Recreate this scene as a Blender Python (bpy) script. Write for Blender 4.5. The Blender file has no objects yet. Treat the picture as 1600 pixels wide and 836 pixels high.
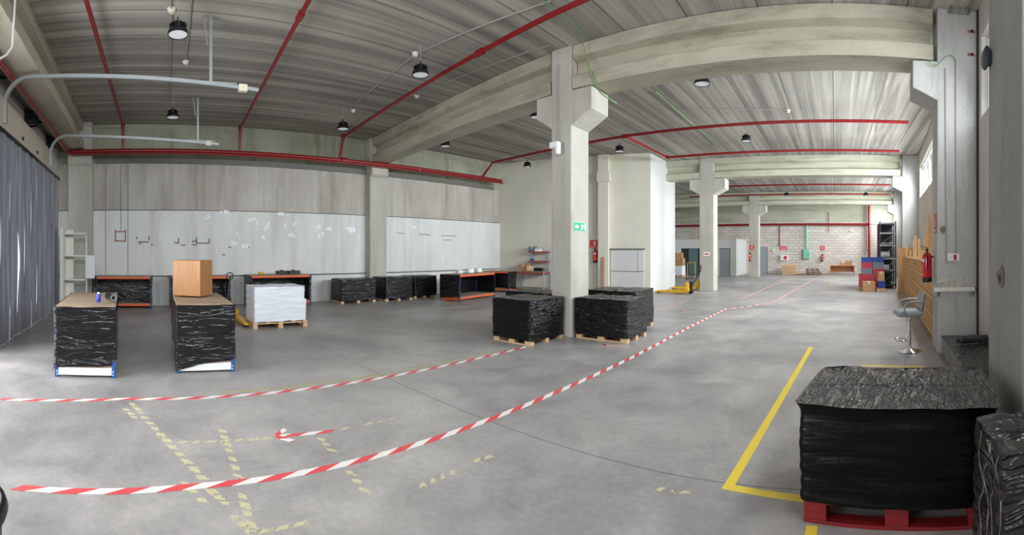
import bpy, bmesh, math, random
from mathutils import Vector, Matrix, noise
C = bpy.context.scene
COL = C.collection
PI = math.pi
R = random.Random(7)

# ---------------------------------------------------------------- camera, light, exposure
F, XL, VH, H = 690.0, 1305.0, 394.0, 1.65      # panorama scale (px/rad), hall direction, horizon row, eye height
cam_d = bpy.data.cameras.new('camera')
cam = bpy.data.objects.new('camera', cam_d); COL.objects.link(cam)
cam_d.type = 'PANO'
cam_d.panorama_type = 'CENTRAL_CYLINDRICAL'
cam_d.central_cylindrical_range_u_min = -800 / F
cam_d.central_cylindrical_range_u_max = 800 / F
cam_d.central_cylindrical_range_v_min = -(836 - VH) / F
cam_d.central_cylindrical_range_v_max = VH / F
cam_d.central_cylindrical_radius = 1.0
cam_d.clip_start = 0.05
cam.location = (0, 0, H)
cam.rotation_euler = (PI / 2, 0, (XL - 800) / F)
C.camera = cam
C.view_settings.view_transform = 'Standard'
C.view_settings.look = 'None'
C.view_settings.exposure = 0.42
C.view_settings.gamma = 1.0
C.view_settings.use_curve_mapping = False
C.cycles.max_bounces = 10
C.cycles.diffuse_bounces = 7
C.cycles.glossy_bounces = 4
C.cycles.transparent_max_bounces = 12
C.cycles.caustics_reflective = False
C.cycles.caustics_refractive = False

world = bpy.data.worlds.new('overcast'); C.world = world
world.use_nodes = True
bg = world.node_tree.nodes['Background']
bg.inputs[0].default_value = (0.90, 0.95, 1.0, 1)
bg.inputs[1].default_value = 1.8

WA = -math.atan(0.1)                            # the window wall opens away from the hall axis
WO = Vector((1.63, 0, 0))
def wl(x, t, z=0):                              # window-wall frame (x out of the room, t along it) -> world
    c, s = math.cos(WA), math.sin(WA)
    return Vector((WO.x + x * c - t * s, WO.y + x * s + t * c, z))

def area(name, loc, direction, sx, sy, power, col=(1, 1, 1)):
    d = bpy.data.lights.new(name, 'AREA'); d.shape = 'RECTANGLE'; d.size = sx; d.size_y = sy
    d.energy = power; d.color = col; d.spread = math.radians(150)
    o = bpy.data.objects.new(name, d); COL.objects.link(o); o.location = loc
    o.rotation_euler = Vector(direction).to_track_quat('-Z', 'Y').to_euler()
    return o
DAY = (0.94, 0.97, 1.0)
inn = wl(-1, 0) - wl(0, 0)
down_in = inn + Vector((0, 0, -0.55))
WINS = [(-2.0, 3.2), (4.35, 6.72), (8.3, 17.4), (19.2, 28.2), (30, 32.6)]  # first opening is unseen, added to light the left part and back wall
for (a, b), k in zip(WINS, (46, 85, 92, 100, 100)):
    if b == 6.72: b = 5.7
    area('window_daylight', wl(0.32, (a + b) / 2, 4.45), down_in, b - a, 1.3, k * (b - a) * 1.3, DAY)
area('loading_door_daylight', (-4.7, -3.0, 1.95), (0, 1, -0.05), 4.2, 3.8, 150, DAY)

# ---------------------------------------------------------------- picture geometry
def th(x): return (x - XL) / F
def fl(x, y, z=0.0):
    d = (H - z) * F / (y - VH); t = th(x)
    return Vector((d * math.sin(t), d * math.cos(t), z))
def up(x, y, z):                                # a point above eye level at known height
    d = (z - H) * F / (VH - y); t = th(x)
    return Vector((d * math.sin(t), d * math.cos(t), z))
def at(x, y, d):
    t = th(x)
    return Vector((d * math.sin(t), d * math.cos(t), H + (VH - y) / F * d))

# ---------------------------------------------------------------- materials
def rgb(c):
    return tuple(((v / 255 + 0.055) / 1.055) ** 2.4 if v / 255 > 0.04045 else v / 255 / 12.92 for v in c) + (1,)
def new_mat(name):
    m = bpy.data.materials.new(name); m.use_nodes = True
    return m, m.node_tree.nodes, m.node_tree.links, m.node_tree.nodes['Principled BSDF']
def plain(name, col, rough=0.6, metal=0.0, var=0.06, scale=12, bump=0.0, coat=0.0):
    m, n, l, p = new_mat(name)
    p.inputs['Roughness'].default_value = rough; p.inputs['Metallic'].default_value = metal
    p.inputs['Coat Weight'].default_value = coat
    c = rgb(col)
    tc = n.new('ShaderNodeTexCoord'); nz = n.new('ShaderNodeTexNoise'); nz.inputs['Scale'].default_value = scale; nz.inputs['Detail'].default_value = 4
    l.new(tc.outputs['Object'], nz.inputs['Vector'])
    mx = n.new('ShaderNodeMix'); mx.data_type = 'RGBA'
    l.new(nz.outputs['Fac'], mx.inputs['Factor'])
    mx.inputs['A'].default_value = tuple(v * (1 - var * 2) for v in c[:3]) + (1,)
    mx.inputs['B'].default_value = tuple(min(1, v * (1 + var * 2)) for v in c[:3]) + (1,)
    l.new(mx.outputs['Result'], p.inputs['Base Color'])
    if bump:
        b = n.new('ShaderNodeBump'); b.inputs['Strength'].default_value = bump; b.inputs['Distance'].default_value = 0.01
        l.new(nz.outputs['Fac'], b.inputs['Height']); l.new(b.outputs['Normal'], p.inputs['Normal'])
    return m
def emit(name, col, s):
    m, n, l, p = new_mat(name)
    p.inputs['Base Color'].default_value = rgb(col); p.inputs['Emission Color'].default_value = rgb(col); p.inputs['Emission Strength'].default_value = s
    p.inputs['Roughness'].default_value = 0.4
    return m
def concrete(name, c1, c2, stretch=(1, 1, 1), scale=1.2, stain=None, stain_stretch=(3, 3, .35), rough=0.85, bump=0.25, fine=0.12, spots=True, stain_lo=.52, stain_hi=.72):
    """Cast concrete: broad cloudy tone, streaky staining, small pits."""
    m, n, l, p = new_mat(name)
    tc = n.new('ShaderNodeTexCoord')
    def mapped(s):
        mp = n.new('ShaderNodeMapping'); mp.inputs['Scale'].default_value = s
        l.new(tc.outputs['Object'], mp.inputs['Vector']); return mp.outputs['Vector']
    nz = n.new('ShaderNodeTexNoise'); nz.inputs['Scale'].default_value = scale; nz.inputs['Detail'].default_value = 8; nz.inputs['Roughness'].default_value = 0.62
    l.new(mapped(stretch), nz.inputs['Vector'])
    r = n.new('ShaderNodeValToRGB'); r.color_ramp.elements[0].position = 0.3; r.color_ramp.elements[1].position = 0.7
    r.color_ramp.elements[0].color = rgb(c1); r.color_ramp.elements[1].color = rgb(c2)
    l.new(nz.outputs['Fac'], r.inputs['Fac']); col = r.outputs['Color']
    if stain:
        ns = n.new('ShaderNodeTexNoise'); ns.inputs['Scale'].default_value = 1.0; ns.inputs['Detail'].default_value = 7; ns.inputs['Roughness'].default_value = 0.65
        l.new(mapped(stain_stretch), ns.inputs['Vector'])
        rs = n.new('ShaderNodeMapRange'); rs.inputs['From Min'].default_value = stain_lo; rs.inputs['From Max'].default_value = stain_hi; rs.inputs['To Max'].default_value = 0.8
        l.new(ns.outputs['Fac'], rs.inputs['Value'])
        mx = n.new('ShaderNodeMix'); mx.data_type = 'RGBA'; l.new(rs.outputs['Result'], mx.inputs['Factor']); l.new(col, mx.inputs['A']); mx.inputs['B'].default_value = rgb(stain)
        col = mx.outputs['Result']
    nf = n.new('ShaderNodeTexNoise'); nf.inputs['Scale'].default_value = 22; nf.inputs['Detail'].default_value = 6; l.new(tc.outputs['Object'], nf.inputs['Vector'])
    mf = n.new('ShaderNodeMix'); mf.data_type = 'RGBA'; mf.blend_type = 'OVERLAY'; mf.inputs['Factor'].default_value = fine
    l.new(col, mf.inputs['A']); l.new(nf.outputs['Color'], mf.inputs['B'])
    bw = n.new('ShaderNodeRGBToBW'); l.new(nf.outputs['Fac'], mf.inputs['B'])
    l.new(mf.outputs['Result'], p.inputs['Base Color'])
    p.inputs['Roughness'].default_value = rough
    b = n.new('ShaderNodeBump'); b.inputs['Strength'].default_value = bump; b.inputs['Distance'].default_value = 0.012
    l.new(nf.outputs['Fac'], b.inputs['Height']); l.new(b.outputs['Normal'], p.inputs['Normal'])
    return m
def film_mat(name, col, rough=0.2, stretch=(3, 3, 26), bump=0.8, dist=0.02, spec=0.5, ridge=(.6, .5, 0)):
    """Stretch film: glossy with long pulled creases."""
    m, n, l, p = new_mat(name)
    tc = n.new('ShaderNodeTexCoord'); mp = n.new('ShaderNodeMapping'); mp.inputs['Scale'].default_value = stretch
    mp.inputs['Rotation'].default_value = (0.12, 0.16, 0)
    l.new(tc.outputs['Object'], mp.inputs['Vector'])
    a = n.new('ShaderNodeTexNoise'); a.inputs['Scale'].default_value = 1.0; a.inputs['Detail'].default_value = 5; a.inputs['Distortion'].default_value = 0.9
    l.new(mp.outputs['Vector'], a.inputs['Vector'])
    v = n.new('ShaderNodeTexNoise'); v.inputs['Scale'].default_value = 7.0; v.inputs['Detail'].default_value = 3; v.inputs['Distortion'].default_value = 2.0
    l.new(tc.outputs['Object'], v.inputs['Vector'])
    mp2 = n.new('ShaderNodeMapping'); mp2.inputs['Scale'].default_value = tuple(q * ridge[0] for q in stretch); mp2.inputs['Rotation'].default_value = (-.2, -.25, ridge[2])
    l.new(tc.outputs['Object'], mp2.inputs['Vector'])
    rg = n.new('ShaderNodeTexNoise'); rg.inputs['Scale'].default_value = 1.0; rg.inputs['Detail'].default_value = 2; rg.inputs['Distortion'].default_value = 1.2
    l.new(mp2.outputs['Vector'], rg.inputs['Vector'])
    prev = rg.outputs['Fac']
    for op, c in (('SUBTRACT', .5), ('ABSOLUTE', 0), ('MULTIPLY', -9.0), ('ADD', 1.0), ('MAXIMUM', 0.0), ('MULTIPLY', ridge[1])):
        q = n.new('ShaderNodeMath'); q.operation = op; l.new(prev, q.inputs[0]); q.inputs[1].default_value = c; prev = q.outputs[0]
    add0 = n.new('ShaderNodeMath'); add0.operation = 'MULTIPLY_ADD'; add0.inputs[1].default_value = 0.45
    l.new(v.outputs['Fac'], add0.inputs[0]); l.new(a.outputs['Fac'], add0.inputs[2])
    add = n.new('ShaderNodeMath'); add.operation = 'ADD'; l.new(add0.outputs[0], add.inputs[0]); l.new(prev, add.inputs[1])
    b = n.new('ShaderNodeBump'); b.inputs['Strength'].default_value = bump; b.inputs['Distance'].default_value = dist
    l.new(add.outputs[0], b.inputs['Height']); l.new(b.outputs['Normal'], p.inputs['Normal'])
    p.inputs['Base Color'].default_value = rgb(col); p.inputs['Roughness'].default_value = rough; p.inputs['Specular IOR Level'].default_value = spec
    return m
def wood(name, c1, c2, axis=(1, 14, 14), rough=0.6):
    m, n, l, p = new_mat(name)
    tc = n.new('ShaderNodeTexCoord'); mp = n.new('ShaderNodeMapping'); mp.inputs['Scale'].default_value = axis
    l.new(tc.outputs['Object'], mp.inputs['Vector'])
    a = n.new('ShaderNodeTexNoise'); a.inputs['Scale'].default_value = 2.0; a.inputs['Detail'].default_value = 5; a.inputs['Distortion'].default_value = 0.4
    l.new(mp.outputs['Vector'], a.inputs['Vector'])
    r = n.new('ShaderNodeValToRGB'); r.color_ramp.elements[0].position = 0.3; r.color_ramp.elements[1].position = 0.7
    r.color_ramp.elements[0].color = rgb(c1); r.color_ramp.elements[1].color = rgb(c2)
    l.new(a.outputs['Fac'], r.inputs['Fac']); l.new(r.outputs['Color'], p.inputs['Base Color']); p.inputs['Roughness'].default_value = rough
    return m

M = {}
def floor_mat():
    m, n, l, p = new_mat('floor_concrete')
    tc = n.new('ShaderNodeTexCoord')
    def nz(s, d=6, st=(1, 1, 1), dis=0.0, ro=.6):
        mp = n.new('ShaderNodeMapping'); mp.inputs['Scale'].default_value = st; l.new(tc.outputs['Object'], mp.inputs['Vector'])
        t = n.new('ShaderNodeTexNoise'); t.inputs['Scale'].default_value = s; t.inputs['Detail'].default_value = d; t.inputs['Distortion'].default_value = dis; t.inputs['Roughness'].default_value = ro
        l.new(mp.outputs['Vector'], t.inputs['Vector']); return t.outputs['Fac']
    big, mid, fine = nz(0.35, 5, dis=.6), nz(1.6, 8, dis=.5), nz(18, 5)
    r = n.new('ShaderNodeValToRGB'); r.color_ramp.elements[0].position = 0.33; r.color_ramp.elements[1].position = 0.67
    r.color_ramp.elements[0].color = rgb((138, 135, 134)); r.color_ramp.elements[1].color = rgb((176, 171, 167))
    l.new(big, r.inputs['Fac'])
    def over(c, f, k):
        mx = n.new('ShaderNodeMix'); mx.data_type = 'RGBA'; mx.blend_type = 'OVERLAY'; mx.inputs['Factor'].default_value = k
        l.new(c, mx.inputs['A']); l.new(f, mx.inputs['B']); return mx.outputs['Result']
    col = over(over(r.outputs['Color'], mid, 0.52), fine, 0.22)
    # pale scuffs of old glue and lime
    sc = nz(2.4, 10, dis=1.2, ro=.75); rs = n.new('ShaderNodeMapRange'); rs.inputs['From Min'].default_value = .66; rs.inputs['From Max'].default_value = .72; rs.inputs['To Max'].default_value = .5
    l.new(sc, rs.inputs['Value']); mx = n.new('ShaderNodeMix'); mx.data_type = 'RGBA'; l.new(rs.outputs['Result'], mx.inputs['Factor']); l.new(col, mx.inputs['A']); mx.inputs['B'].default_value = rgb((196, 192, 184)); col = mx.outputs['Result']
    # saw-cut control joints every 4.6 m across and 5 m along the hall
    sep = n.new('ShaderNodeSeparateXYZ'); l.new(tc.outputs['Object'], sep.inputs['Vector'])
    def line(sock, off, per, w):
        a = n.new('ShaderNodeMath'); a.operation = 'ADD'; l.new(sock, a.inputs[0]); a.inputs[1].default_value = off
        b = n.new('ShaderNodeMath'); b.operation = 'PINGPONG'; l.new(a.outputs[0], b.inputs[0]); b.inputs[1].default_value = per / 2
        c = n.new('ShaderNodeMath'); c.operation = 'LESS_THAN'; l.new(b.outputs[0], c.inputs[0]); c.inputs[1].default_value = w
        return c.outputs[0]
    j = line(sep.outputs['Y'], -3.06, 7.3, .009)
    mx = n.new('ShaderNodeMix'); mx.data_type = 'RGBA'; k = n.new('ShaderNodeMath'); k.operation = 'MULTIPLY'; k.inputs[1].default_value = .55; l.new(j, k.inputs[0])
    l.new(k.outputs[0], mx.inputs['Factor']); l.new(col, mx.inputs['A']); mx.inputs['B'].default_value = rgb((84, 82, 80)); col = mx.outputs['Result']
    l.new(col, p.inputs['Base Color'])
    rr = n.new('ShaderNodeMapRange'); rr.inputs['To Min'].default_value = .3; rr.inputs['To Max'].default_value = .55; l.new(mid, rr.inputs['Value']); l.new(rr.outputs['Result'], p.inputs['Roughness'])
    b = n.new('ShaderNodeBump'); b.inputs['Strength'].default_value = .12; b.inputs['Distance'].default_value = .01; l.new(mid, b.inputs['Height']); l.new(b.outputs['Normal'], p.inputs['Normal'])
    return m
def ceiling_mat():
    """Precast slabs running along the hall: board-marked stripes, a joint every 1.2 m, one water-stained slab by the windows."""
    m, n, l, p = new_mat('ceiling_slabs')
    tc = n.new('ShaderNodeTexCoord')
    def nz(s, st, d=6, ro=.6):
        mp = n.new('ShaderNodeMapping'); mp.inputs['Scale'].default_value = st; l.new(tc.outputs['Object'], mp.inputs['Vector'])
        t = n.new('ShaderNodeTexNoise'); t.inputs['Scale'].default_value = s; t.inputs['Detail'].default_value = d; t.inputs['Roughness'].default_value = ro
        l.new(mp.outputs['Vector'], t.inputs['Vector']); return t.outputs['Fac']
    st = nz(1.0, (5.5, .10, 1), 5); cl = nz(.5, (1, .6, 1), 6)
    r = n.new('ShaderNodeValToRGB'); r.color_ramp.elements[0].position = .34; r.color_ramp.elements[1].position = .66
    r.color_ramp.elements[0].color = rgb((128, 124, 118)); r.color_ramp.elements[1].color = rgb((190, 185, 176)); l.new(st, r.inputs['Fac'])
    mx = n.new('ShaderNodeMix'); mx.data_type = 'RGBA'; mx.blend_type = 'OVERLAY'; mx.inputs['Factor'].default_value = .4; l.new(r.outputs['Color'], mx.inputs['A']); l.new(cl, mx.inputs['B']); col = mx.outputs['Result']
    sep = n.new('ShaderNodeSeparateXYZ'); l.new(tc.outputs['Object'], sep.inputs['Vector'])
    def math_(op, a, b=None):
        q = n.new('ShaderNodeMath'); q.operation = op
        for i, v in enumerate((a, b)):
            if v is None: continue
            if hasattr(v, 'is_linked'): l.new(v, q.inputs[i])
            else: q.inputs[i].default_value = v
        return q.outputs[0]
    joint = math_('LESS_THAN', math_('PINGPONG', math_('ADD', sep.outputs['X'], .05), .6), .012)
    def dark(fac, c):
        nonlocal col
        q = n.new('ShaderNodeMix'); q.data_type = 'RGBA'; l.new(fac, q.inputs['Factor']); l.new(col, q.inputs['A']); q.inputs['B'].default_value = rgb(c); col = q.outputs['Result']
    dark(math_('MULTIPLY', joint, .75), (62, 60, 58))
    w = math_('SUBTRACT', sep.outputs['X'], math_('MULTIPLY', math_('SUBTRACT', sep.outputs['Y'], 7), .09))
    band = math_('MULTIPLY', math_('GREATER_THAN', w, .62), math_('LESS_THAN', w, 1.22))
    band = math_('MULTIPLY', band, math_('GREATER_THAN', sep.outputs['Y'], 7.6))
    brk = n.new('ShaderNodeMapRange'); brk.inputs['From Min'].default_value = .35; brk.inputs['From Max'].default_value = .55; l.new(nz(1, (9, .5, 1), 6), brk.inputs['Value'])
    dark(math_('MULTIPLY', math_('MULTIPLY', band, brk.outputs['Result']), .62), (116, 108, 100))
    l.new(col, p.inputs['Base Color']); p.inputs['Roughness'].default_value = .9
    b = n.new('ShaderNodeBump'); b.inputs['Strength'].default_value = .5; b.inputs['Distance'].default_value = .02; l.new(st, b.inputs['Height']); l.new(b.outputs['Normal'], p.inputs['Normal'])
    return m
def brick_mat():
    m, n, l, p = new_mat('painted_block')
    tc = n.new('ShaderNodeTexCoord'); mp = n.new('ShaderNodeMapping'); mp.inputs['Rotation'].default_value = (PI / 2, 0, 0); l.new(tc.outputs['Object'], mp.inputs['Vector'])
    br = n.new('ShaderNodeTexBrick'); l.new(mp.outputs['Vector'], br.inputs['Vector'])
    br.inputs['Scale'].default_value = 1; br.inputs['Brick Width'].default_value = .5; br.inputs['Row Height'].default_value = .21; br.inputs['Mortar Size'].default_value = .014; br.inputs['Mortar Smooth'].default_value = .3
    br.inputs['Color1'].default_value = rgb((222, 214, 206)); br.inputs['Color2'].default_value = rgb((206, 196, 188)); br.inputs['Mortar'].default_value = rgb((168, 158, 150))
    l.new(br.outputs['Color'], p.inputs['Base Color']); p.inputs['Roughness'].default_value = .85
    b = n.new('ShaderNodeBump'); b.inputs['Strength'].default_value = .6; b.inputs['Distance'].default_value = .02; b.invert = True; l.new(br.outputs['Fac'], b.inputs['Height']); l.new(b.outputs['Normal'], p.inputs['Normal'])
    return m
def glass_mat():
    m, n, l, p = new_mat('window_glass')
    n.remove(p); o = n['Material Output']
    t = n.new('ShaderNodeBsdfTransparent'); t.inputs[0].default_value = (.93, .96, .97, 1)
    g = n.new('ShaderNodeBsdfGlossy'); g.inputs['Roughness'].default_value = .05
    x = n.new('ShaderNodeMixShader'); x.inputs[0].default_value = .08; l.new(t.outputs[0], x.inputs[1]); l.new(g.outputs[0], x.inputs[2]); l.new(x.outputs[0], o.inputs['Surface'])
    return m

def pvc_mat():
    m, n, l, p = new_mat('grey_blue_pvc')
    tc = n.new('ShaderNodeTexCoord'); mp = n.new('ShaderNodeMapping'); mp.inputs['Scale'].default_value = (4, 1, .35); l.new(tc.outputs['Object'], mp.inputs['Vector'])
    nz = n.new('ShaderNodeTexNoise'); nz.inputs['Scale'].default_value = 1.6; nz.inputs['Detail'].default_value = 6; l.new(mp.outputs['Vector'], nz.inputs['Vector'])
    r = n.new('ShaderNodeValToRGB'); r.color_ramp.elements[0].position = .3; r.color_ramp.elements[1].position = .7; r.color_ramp.elements[0].color = rgb((144, 147, 154)); r.color_ramp.elements[1].color = rgb((176, 179, 186)); l.new(nz.outputs['Fac'], r.inputs['Fac'])
    l.new(r.outputs['Color'], p.inputs['Base Color']); p.inputs['Roughness'].default_value = .45
    t = n.new('ShaderNodeBsdfTranslucent'); l.new(r.outputs['Color'], t.inputs['Color'])
    x = n.new('ShaderNodeMixShader'); x.inputs[0].default_value = .4; l.new(p.outputs[0], x.inputs[1]); l.new(t.outputs[0], x.inputs[2]); l.new(x.outputs[0], n['Material Output'].inputs['Surface'])
    return m
M['floor'] = floor_mat(); M['ceiling'] = ceiling_mat(); M['brick'] = brick_mat(); M['glass'] = glass_mat()
M['wall_low'] = concrete('wall_low_panel', (212, 214, 211), (230, 231, 228), (1, 1, .5), .8, (194, 192, 186), (2.2, 2.2, .25), stain_lo=.5)
M['wall_up'] = concrete('wall_upper_panel', (172, 166, 157), (198, 192, 184), (1, 1, .6), .9, (142, 135, 125), (2.6, 2.6, .3), stain_lo=.46)
M['wall_top'] = concrete('wall_top_panel', (150, 152, 132), (176, 176, 156), (1, 1, .6), .9, (120, 126, 96), (2, 2, .4))
M['cream'] = concrete('cream_plaster', (202, 198, 183), (218, 214, 200), (1, 1, .6), .5, (205, 206, 176), (1, 1, .4), bump=.08, fine=.05, stain_lo=.6)
M['white_wall'] = concrete('white_plaster', (206, 207, 203), (222, 222, 219), (1, 1, .6), .5, None, bump=.06, fine=.04)
M['column'] = concrete('column_concrete', (170, 166, 156), (194, 190, 180), (1, 1, .45), 1.4, (158, 154, 142), (5, 5, .5), stain_lo=.53)
M['pillar'] = concrete('pillar_concrete', (176, 175, 172), (198, 197, 193), (1, 1, .5), 1.1, (150, 148, 143), (4, 4, .5), stain_lo=.55)
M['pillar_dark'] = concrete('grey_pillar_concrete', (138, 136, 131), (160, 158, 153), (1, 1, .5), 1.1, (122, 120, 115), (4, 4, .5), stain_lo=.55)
M['beam'] = concrete('beam_concrete', (164, 158, 140), (194, 188, 170), (.4, 1, 1), 1.1, (128, 120, 100), (.6, 2, 3), stain_lo=.5)
M['beam_green'] = concrete('mossy_beam_concrete', (176, 176, 156), (202, 200, 182), (.4, 1, 1), 1.1, (142, 142, 112), (.5, 2, 3), stain_lo=.5)
M['wall_r'] = concrete('window_wall_plaster', (196, 190, 180), (212, 206, 196), (1, 1, .5), .8, (170, 162, 150), (3, 3, .4), stain_lo=.6)
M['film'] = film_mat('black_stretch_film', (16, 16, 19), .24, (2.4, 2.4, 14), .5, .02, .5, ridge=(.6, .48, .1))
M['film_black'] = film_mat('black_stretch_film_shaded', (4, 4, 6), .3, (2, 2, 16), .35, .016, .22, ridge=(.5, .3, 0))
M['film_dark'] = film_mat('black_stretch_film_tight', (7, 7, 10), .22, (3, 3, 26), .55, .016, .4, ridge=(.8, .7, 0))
M['film_top'] = film_mat('black_stretch_film_top', (60, 59, 58), .17, (13, 2.6, 6), .8, .026, 1.0, ridge=(1.1, 1.1, .5))  # grey base colour paints the window sheen onto black film tops
M['film_v'] = film_mat('grey_stretch_film', (128, 126, 119), .25, (26, 26, 3), .8, .02)
M['film_h'] = film_mat('dark_stretch_film_drawn', (62, 60, 57), .2, (4, 4, 14), .9, .03, .7, ridge=(.6, 1.4, 0))
M['chip'] = concrete('chipboard', (150, 128, 104), (172, 150, 126), (1, 1, 1), 6, None, rough=.75, bump=.1, fine=.3)
M['pale_wood'] = wood('pale_pallet_wood', (196, 158, 116), (222, 190, 150))
M['brown_wood'] = wood('brown_pallet_wood', (112, 84, 64), (140, 108, 84))
M['red_wood'] = wood('red_pallet_wood', (118, 15, 20), (140, 24, 28))
M['beech'] = wood('beech_veneer', (158, 106, 58), (176, 126, 74), (10, 10, 1.2), .45)
M['ply'] = wood('plywood', (176, 130, 84), (206, 162, 112), (9, 9, 1.5), .6)
M['ply_back'] = wood('plywood_back', (132, 96, 62), (156, 116, 78), (9, 9, 1.5), .7)  # shade of the recesses put into a darker back panel colour
M['ply_edge'] = wood('raw_plywood_edge', (204, 162, 112), (226, 188, 140), (9, 9, 1.5), .6)
M['desk'] = wood('desk_wood', (186, 118, 70), (206, 140, 90), (1.5, 10, 10), .5)
M['card'] = plain('cardboard', (178, 136, 98), .8)
M['orange'] = plain('orange_steel', (226, 92, 48), .45)
M['redbrown'] = plain('red_brown_steel', (150, 66, 46), .5)
M['blue'] = plain('blue_steel', (34, 92, 168), .4)
M['blue_dark'] = plain('dark_blue_steel', (22, 52, 104), .4)
M['paleblue'] = plain('pale_blue_steel', (150, 170, 206), .45)
M['blue_pl'] = plain('blue_plastic', (34, 66, 138), .4)
M['red_pl'] = plain('red_plastic', (176, 52, 66), .45)
M['grey_pl'] = plain('grey_plastic', (112, 118, 126), .5)
M['white'] = plain('white_enamel', (236, 236, 236), .4, var=.02)
M['white_paint'] = plain('white_paint', (240, 242, 244), .7, var=.02)
M['offwhite'] = plain('offwhite_board', (226, 222, 212), .55, var=.03)
M['paper'] = film_mat('white_paper_under_film', (232, 235, 243), .35, (2, 2, 40), .5, .01)
M['red_pipe'] = plain('red_pipe_paint', (138, 22, 26), .35, var=.08, scale=6)
M['red'] = plain('red_enamel', (200, 18, 36), .25, var=.03, coat=.4)
M['red_sign'] = plain('red_sign', (214, 60, 48), .5, var=.02)
M['green_sign'] = plain('green_sign', (40, 170, 120), .5, var=.02)
M['mint'] = plain('mint_green_paint', (120, 196, 168), .5)
M['black'] = plain('black_plastic', (18, 18, 19), .4)
M['blackm'] = plain('black_metal', (26, 26, 27), .35, .3)
M['rack'] = plain('dark_grey_steel', (62, 68, 74), .45, .2)
M['galv'] = plain('galvanised_steel', (168, 172, 174), .38, .7)
M['chrome'] = plain('chrome', (222, 222, 224), .1, 1.0, .01)
M['lens'] = emit('lamp_lens', (222, 224, 226), .2)
M['cream_pl'] = plain('cream_plastic', (222, 216, 190), .5)
M['conduit'] = plain('grey_conduit', (160, 158, 152), .5)
M['leather'] = plain('grey_leatherette', (150, 152, 154), .45, bump=.1, scale=40)
M['yellow'] = plain('yellow_enamel', (224, 172, 30), .4)
M['yellow_tape'] = plain('yellow_floor_tape', (232, 204, 70), .5, var=.04, scale=30)
M['old_tape'] = plain('worn_yellow_tape', (198, 190, 156), .75, var=.12, scale=30)
M['thin_yellow'] = plain('thin_yellow_paint', (178, 168, 118), .7, var=.1, scale=20)
M['tape_red'] = plain('tape_red', (222, 84, 88), .5, var=.04)
M['tape_white'] = plain('tape_white', (236, 230, 226), .5, var=.03)
M['tape_pink'] = plain('faded_tape', (204, 160, 152), .6, var=.04)
M['pvc'] = pvc_mat()
M['door_panel'] = plain('beige_door_panel', (214, 204, 188), .5, var=.03, scale=3)
M['door_grey'] = plain('grey_door_paint', (198, 198, 197), .5, var=.02, scale=3)
M['door_mid'] = plain('mid_grey_door', (150, 158, 162), .5, var=.03)
M['dark_glass'] = plain('dark_tinted_glass', (30, 36, 42), .15)
M['teal_glass'] = plain('teal_tinted_glass', (92, 120, 124), .15)
M['gap'] = plain('dark_joint', (58, 56, 54), .9)
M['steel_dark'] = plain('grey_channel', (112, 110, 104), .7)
M['rust'] = plain('rust_red_paint', (170, 106, 90), .8)
M['graphite'] = plain('graphite_mark', (96, 94, 92), .9)
M['cable_green'] = plain('green_cable', (116, 156, 96), .6)
M['foam'] = plain('orange_foam', (186, 110, 52), .9, bump=.4)
M['bottle_blue'] = plain('blue_can', (38, 60, 170), .3)
M['post_brown'] = plain('brown_post', (182, 130, 110), .7)
M['stain'] = plain('chipped_concrete', (124, 112, 98), .95, bump=.6, scale=30)

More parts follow.
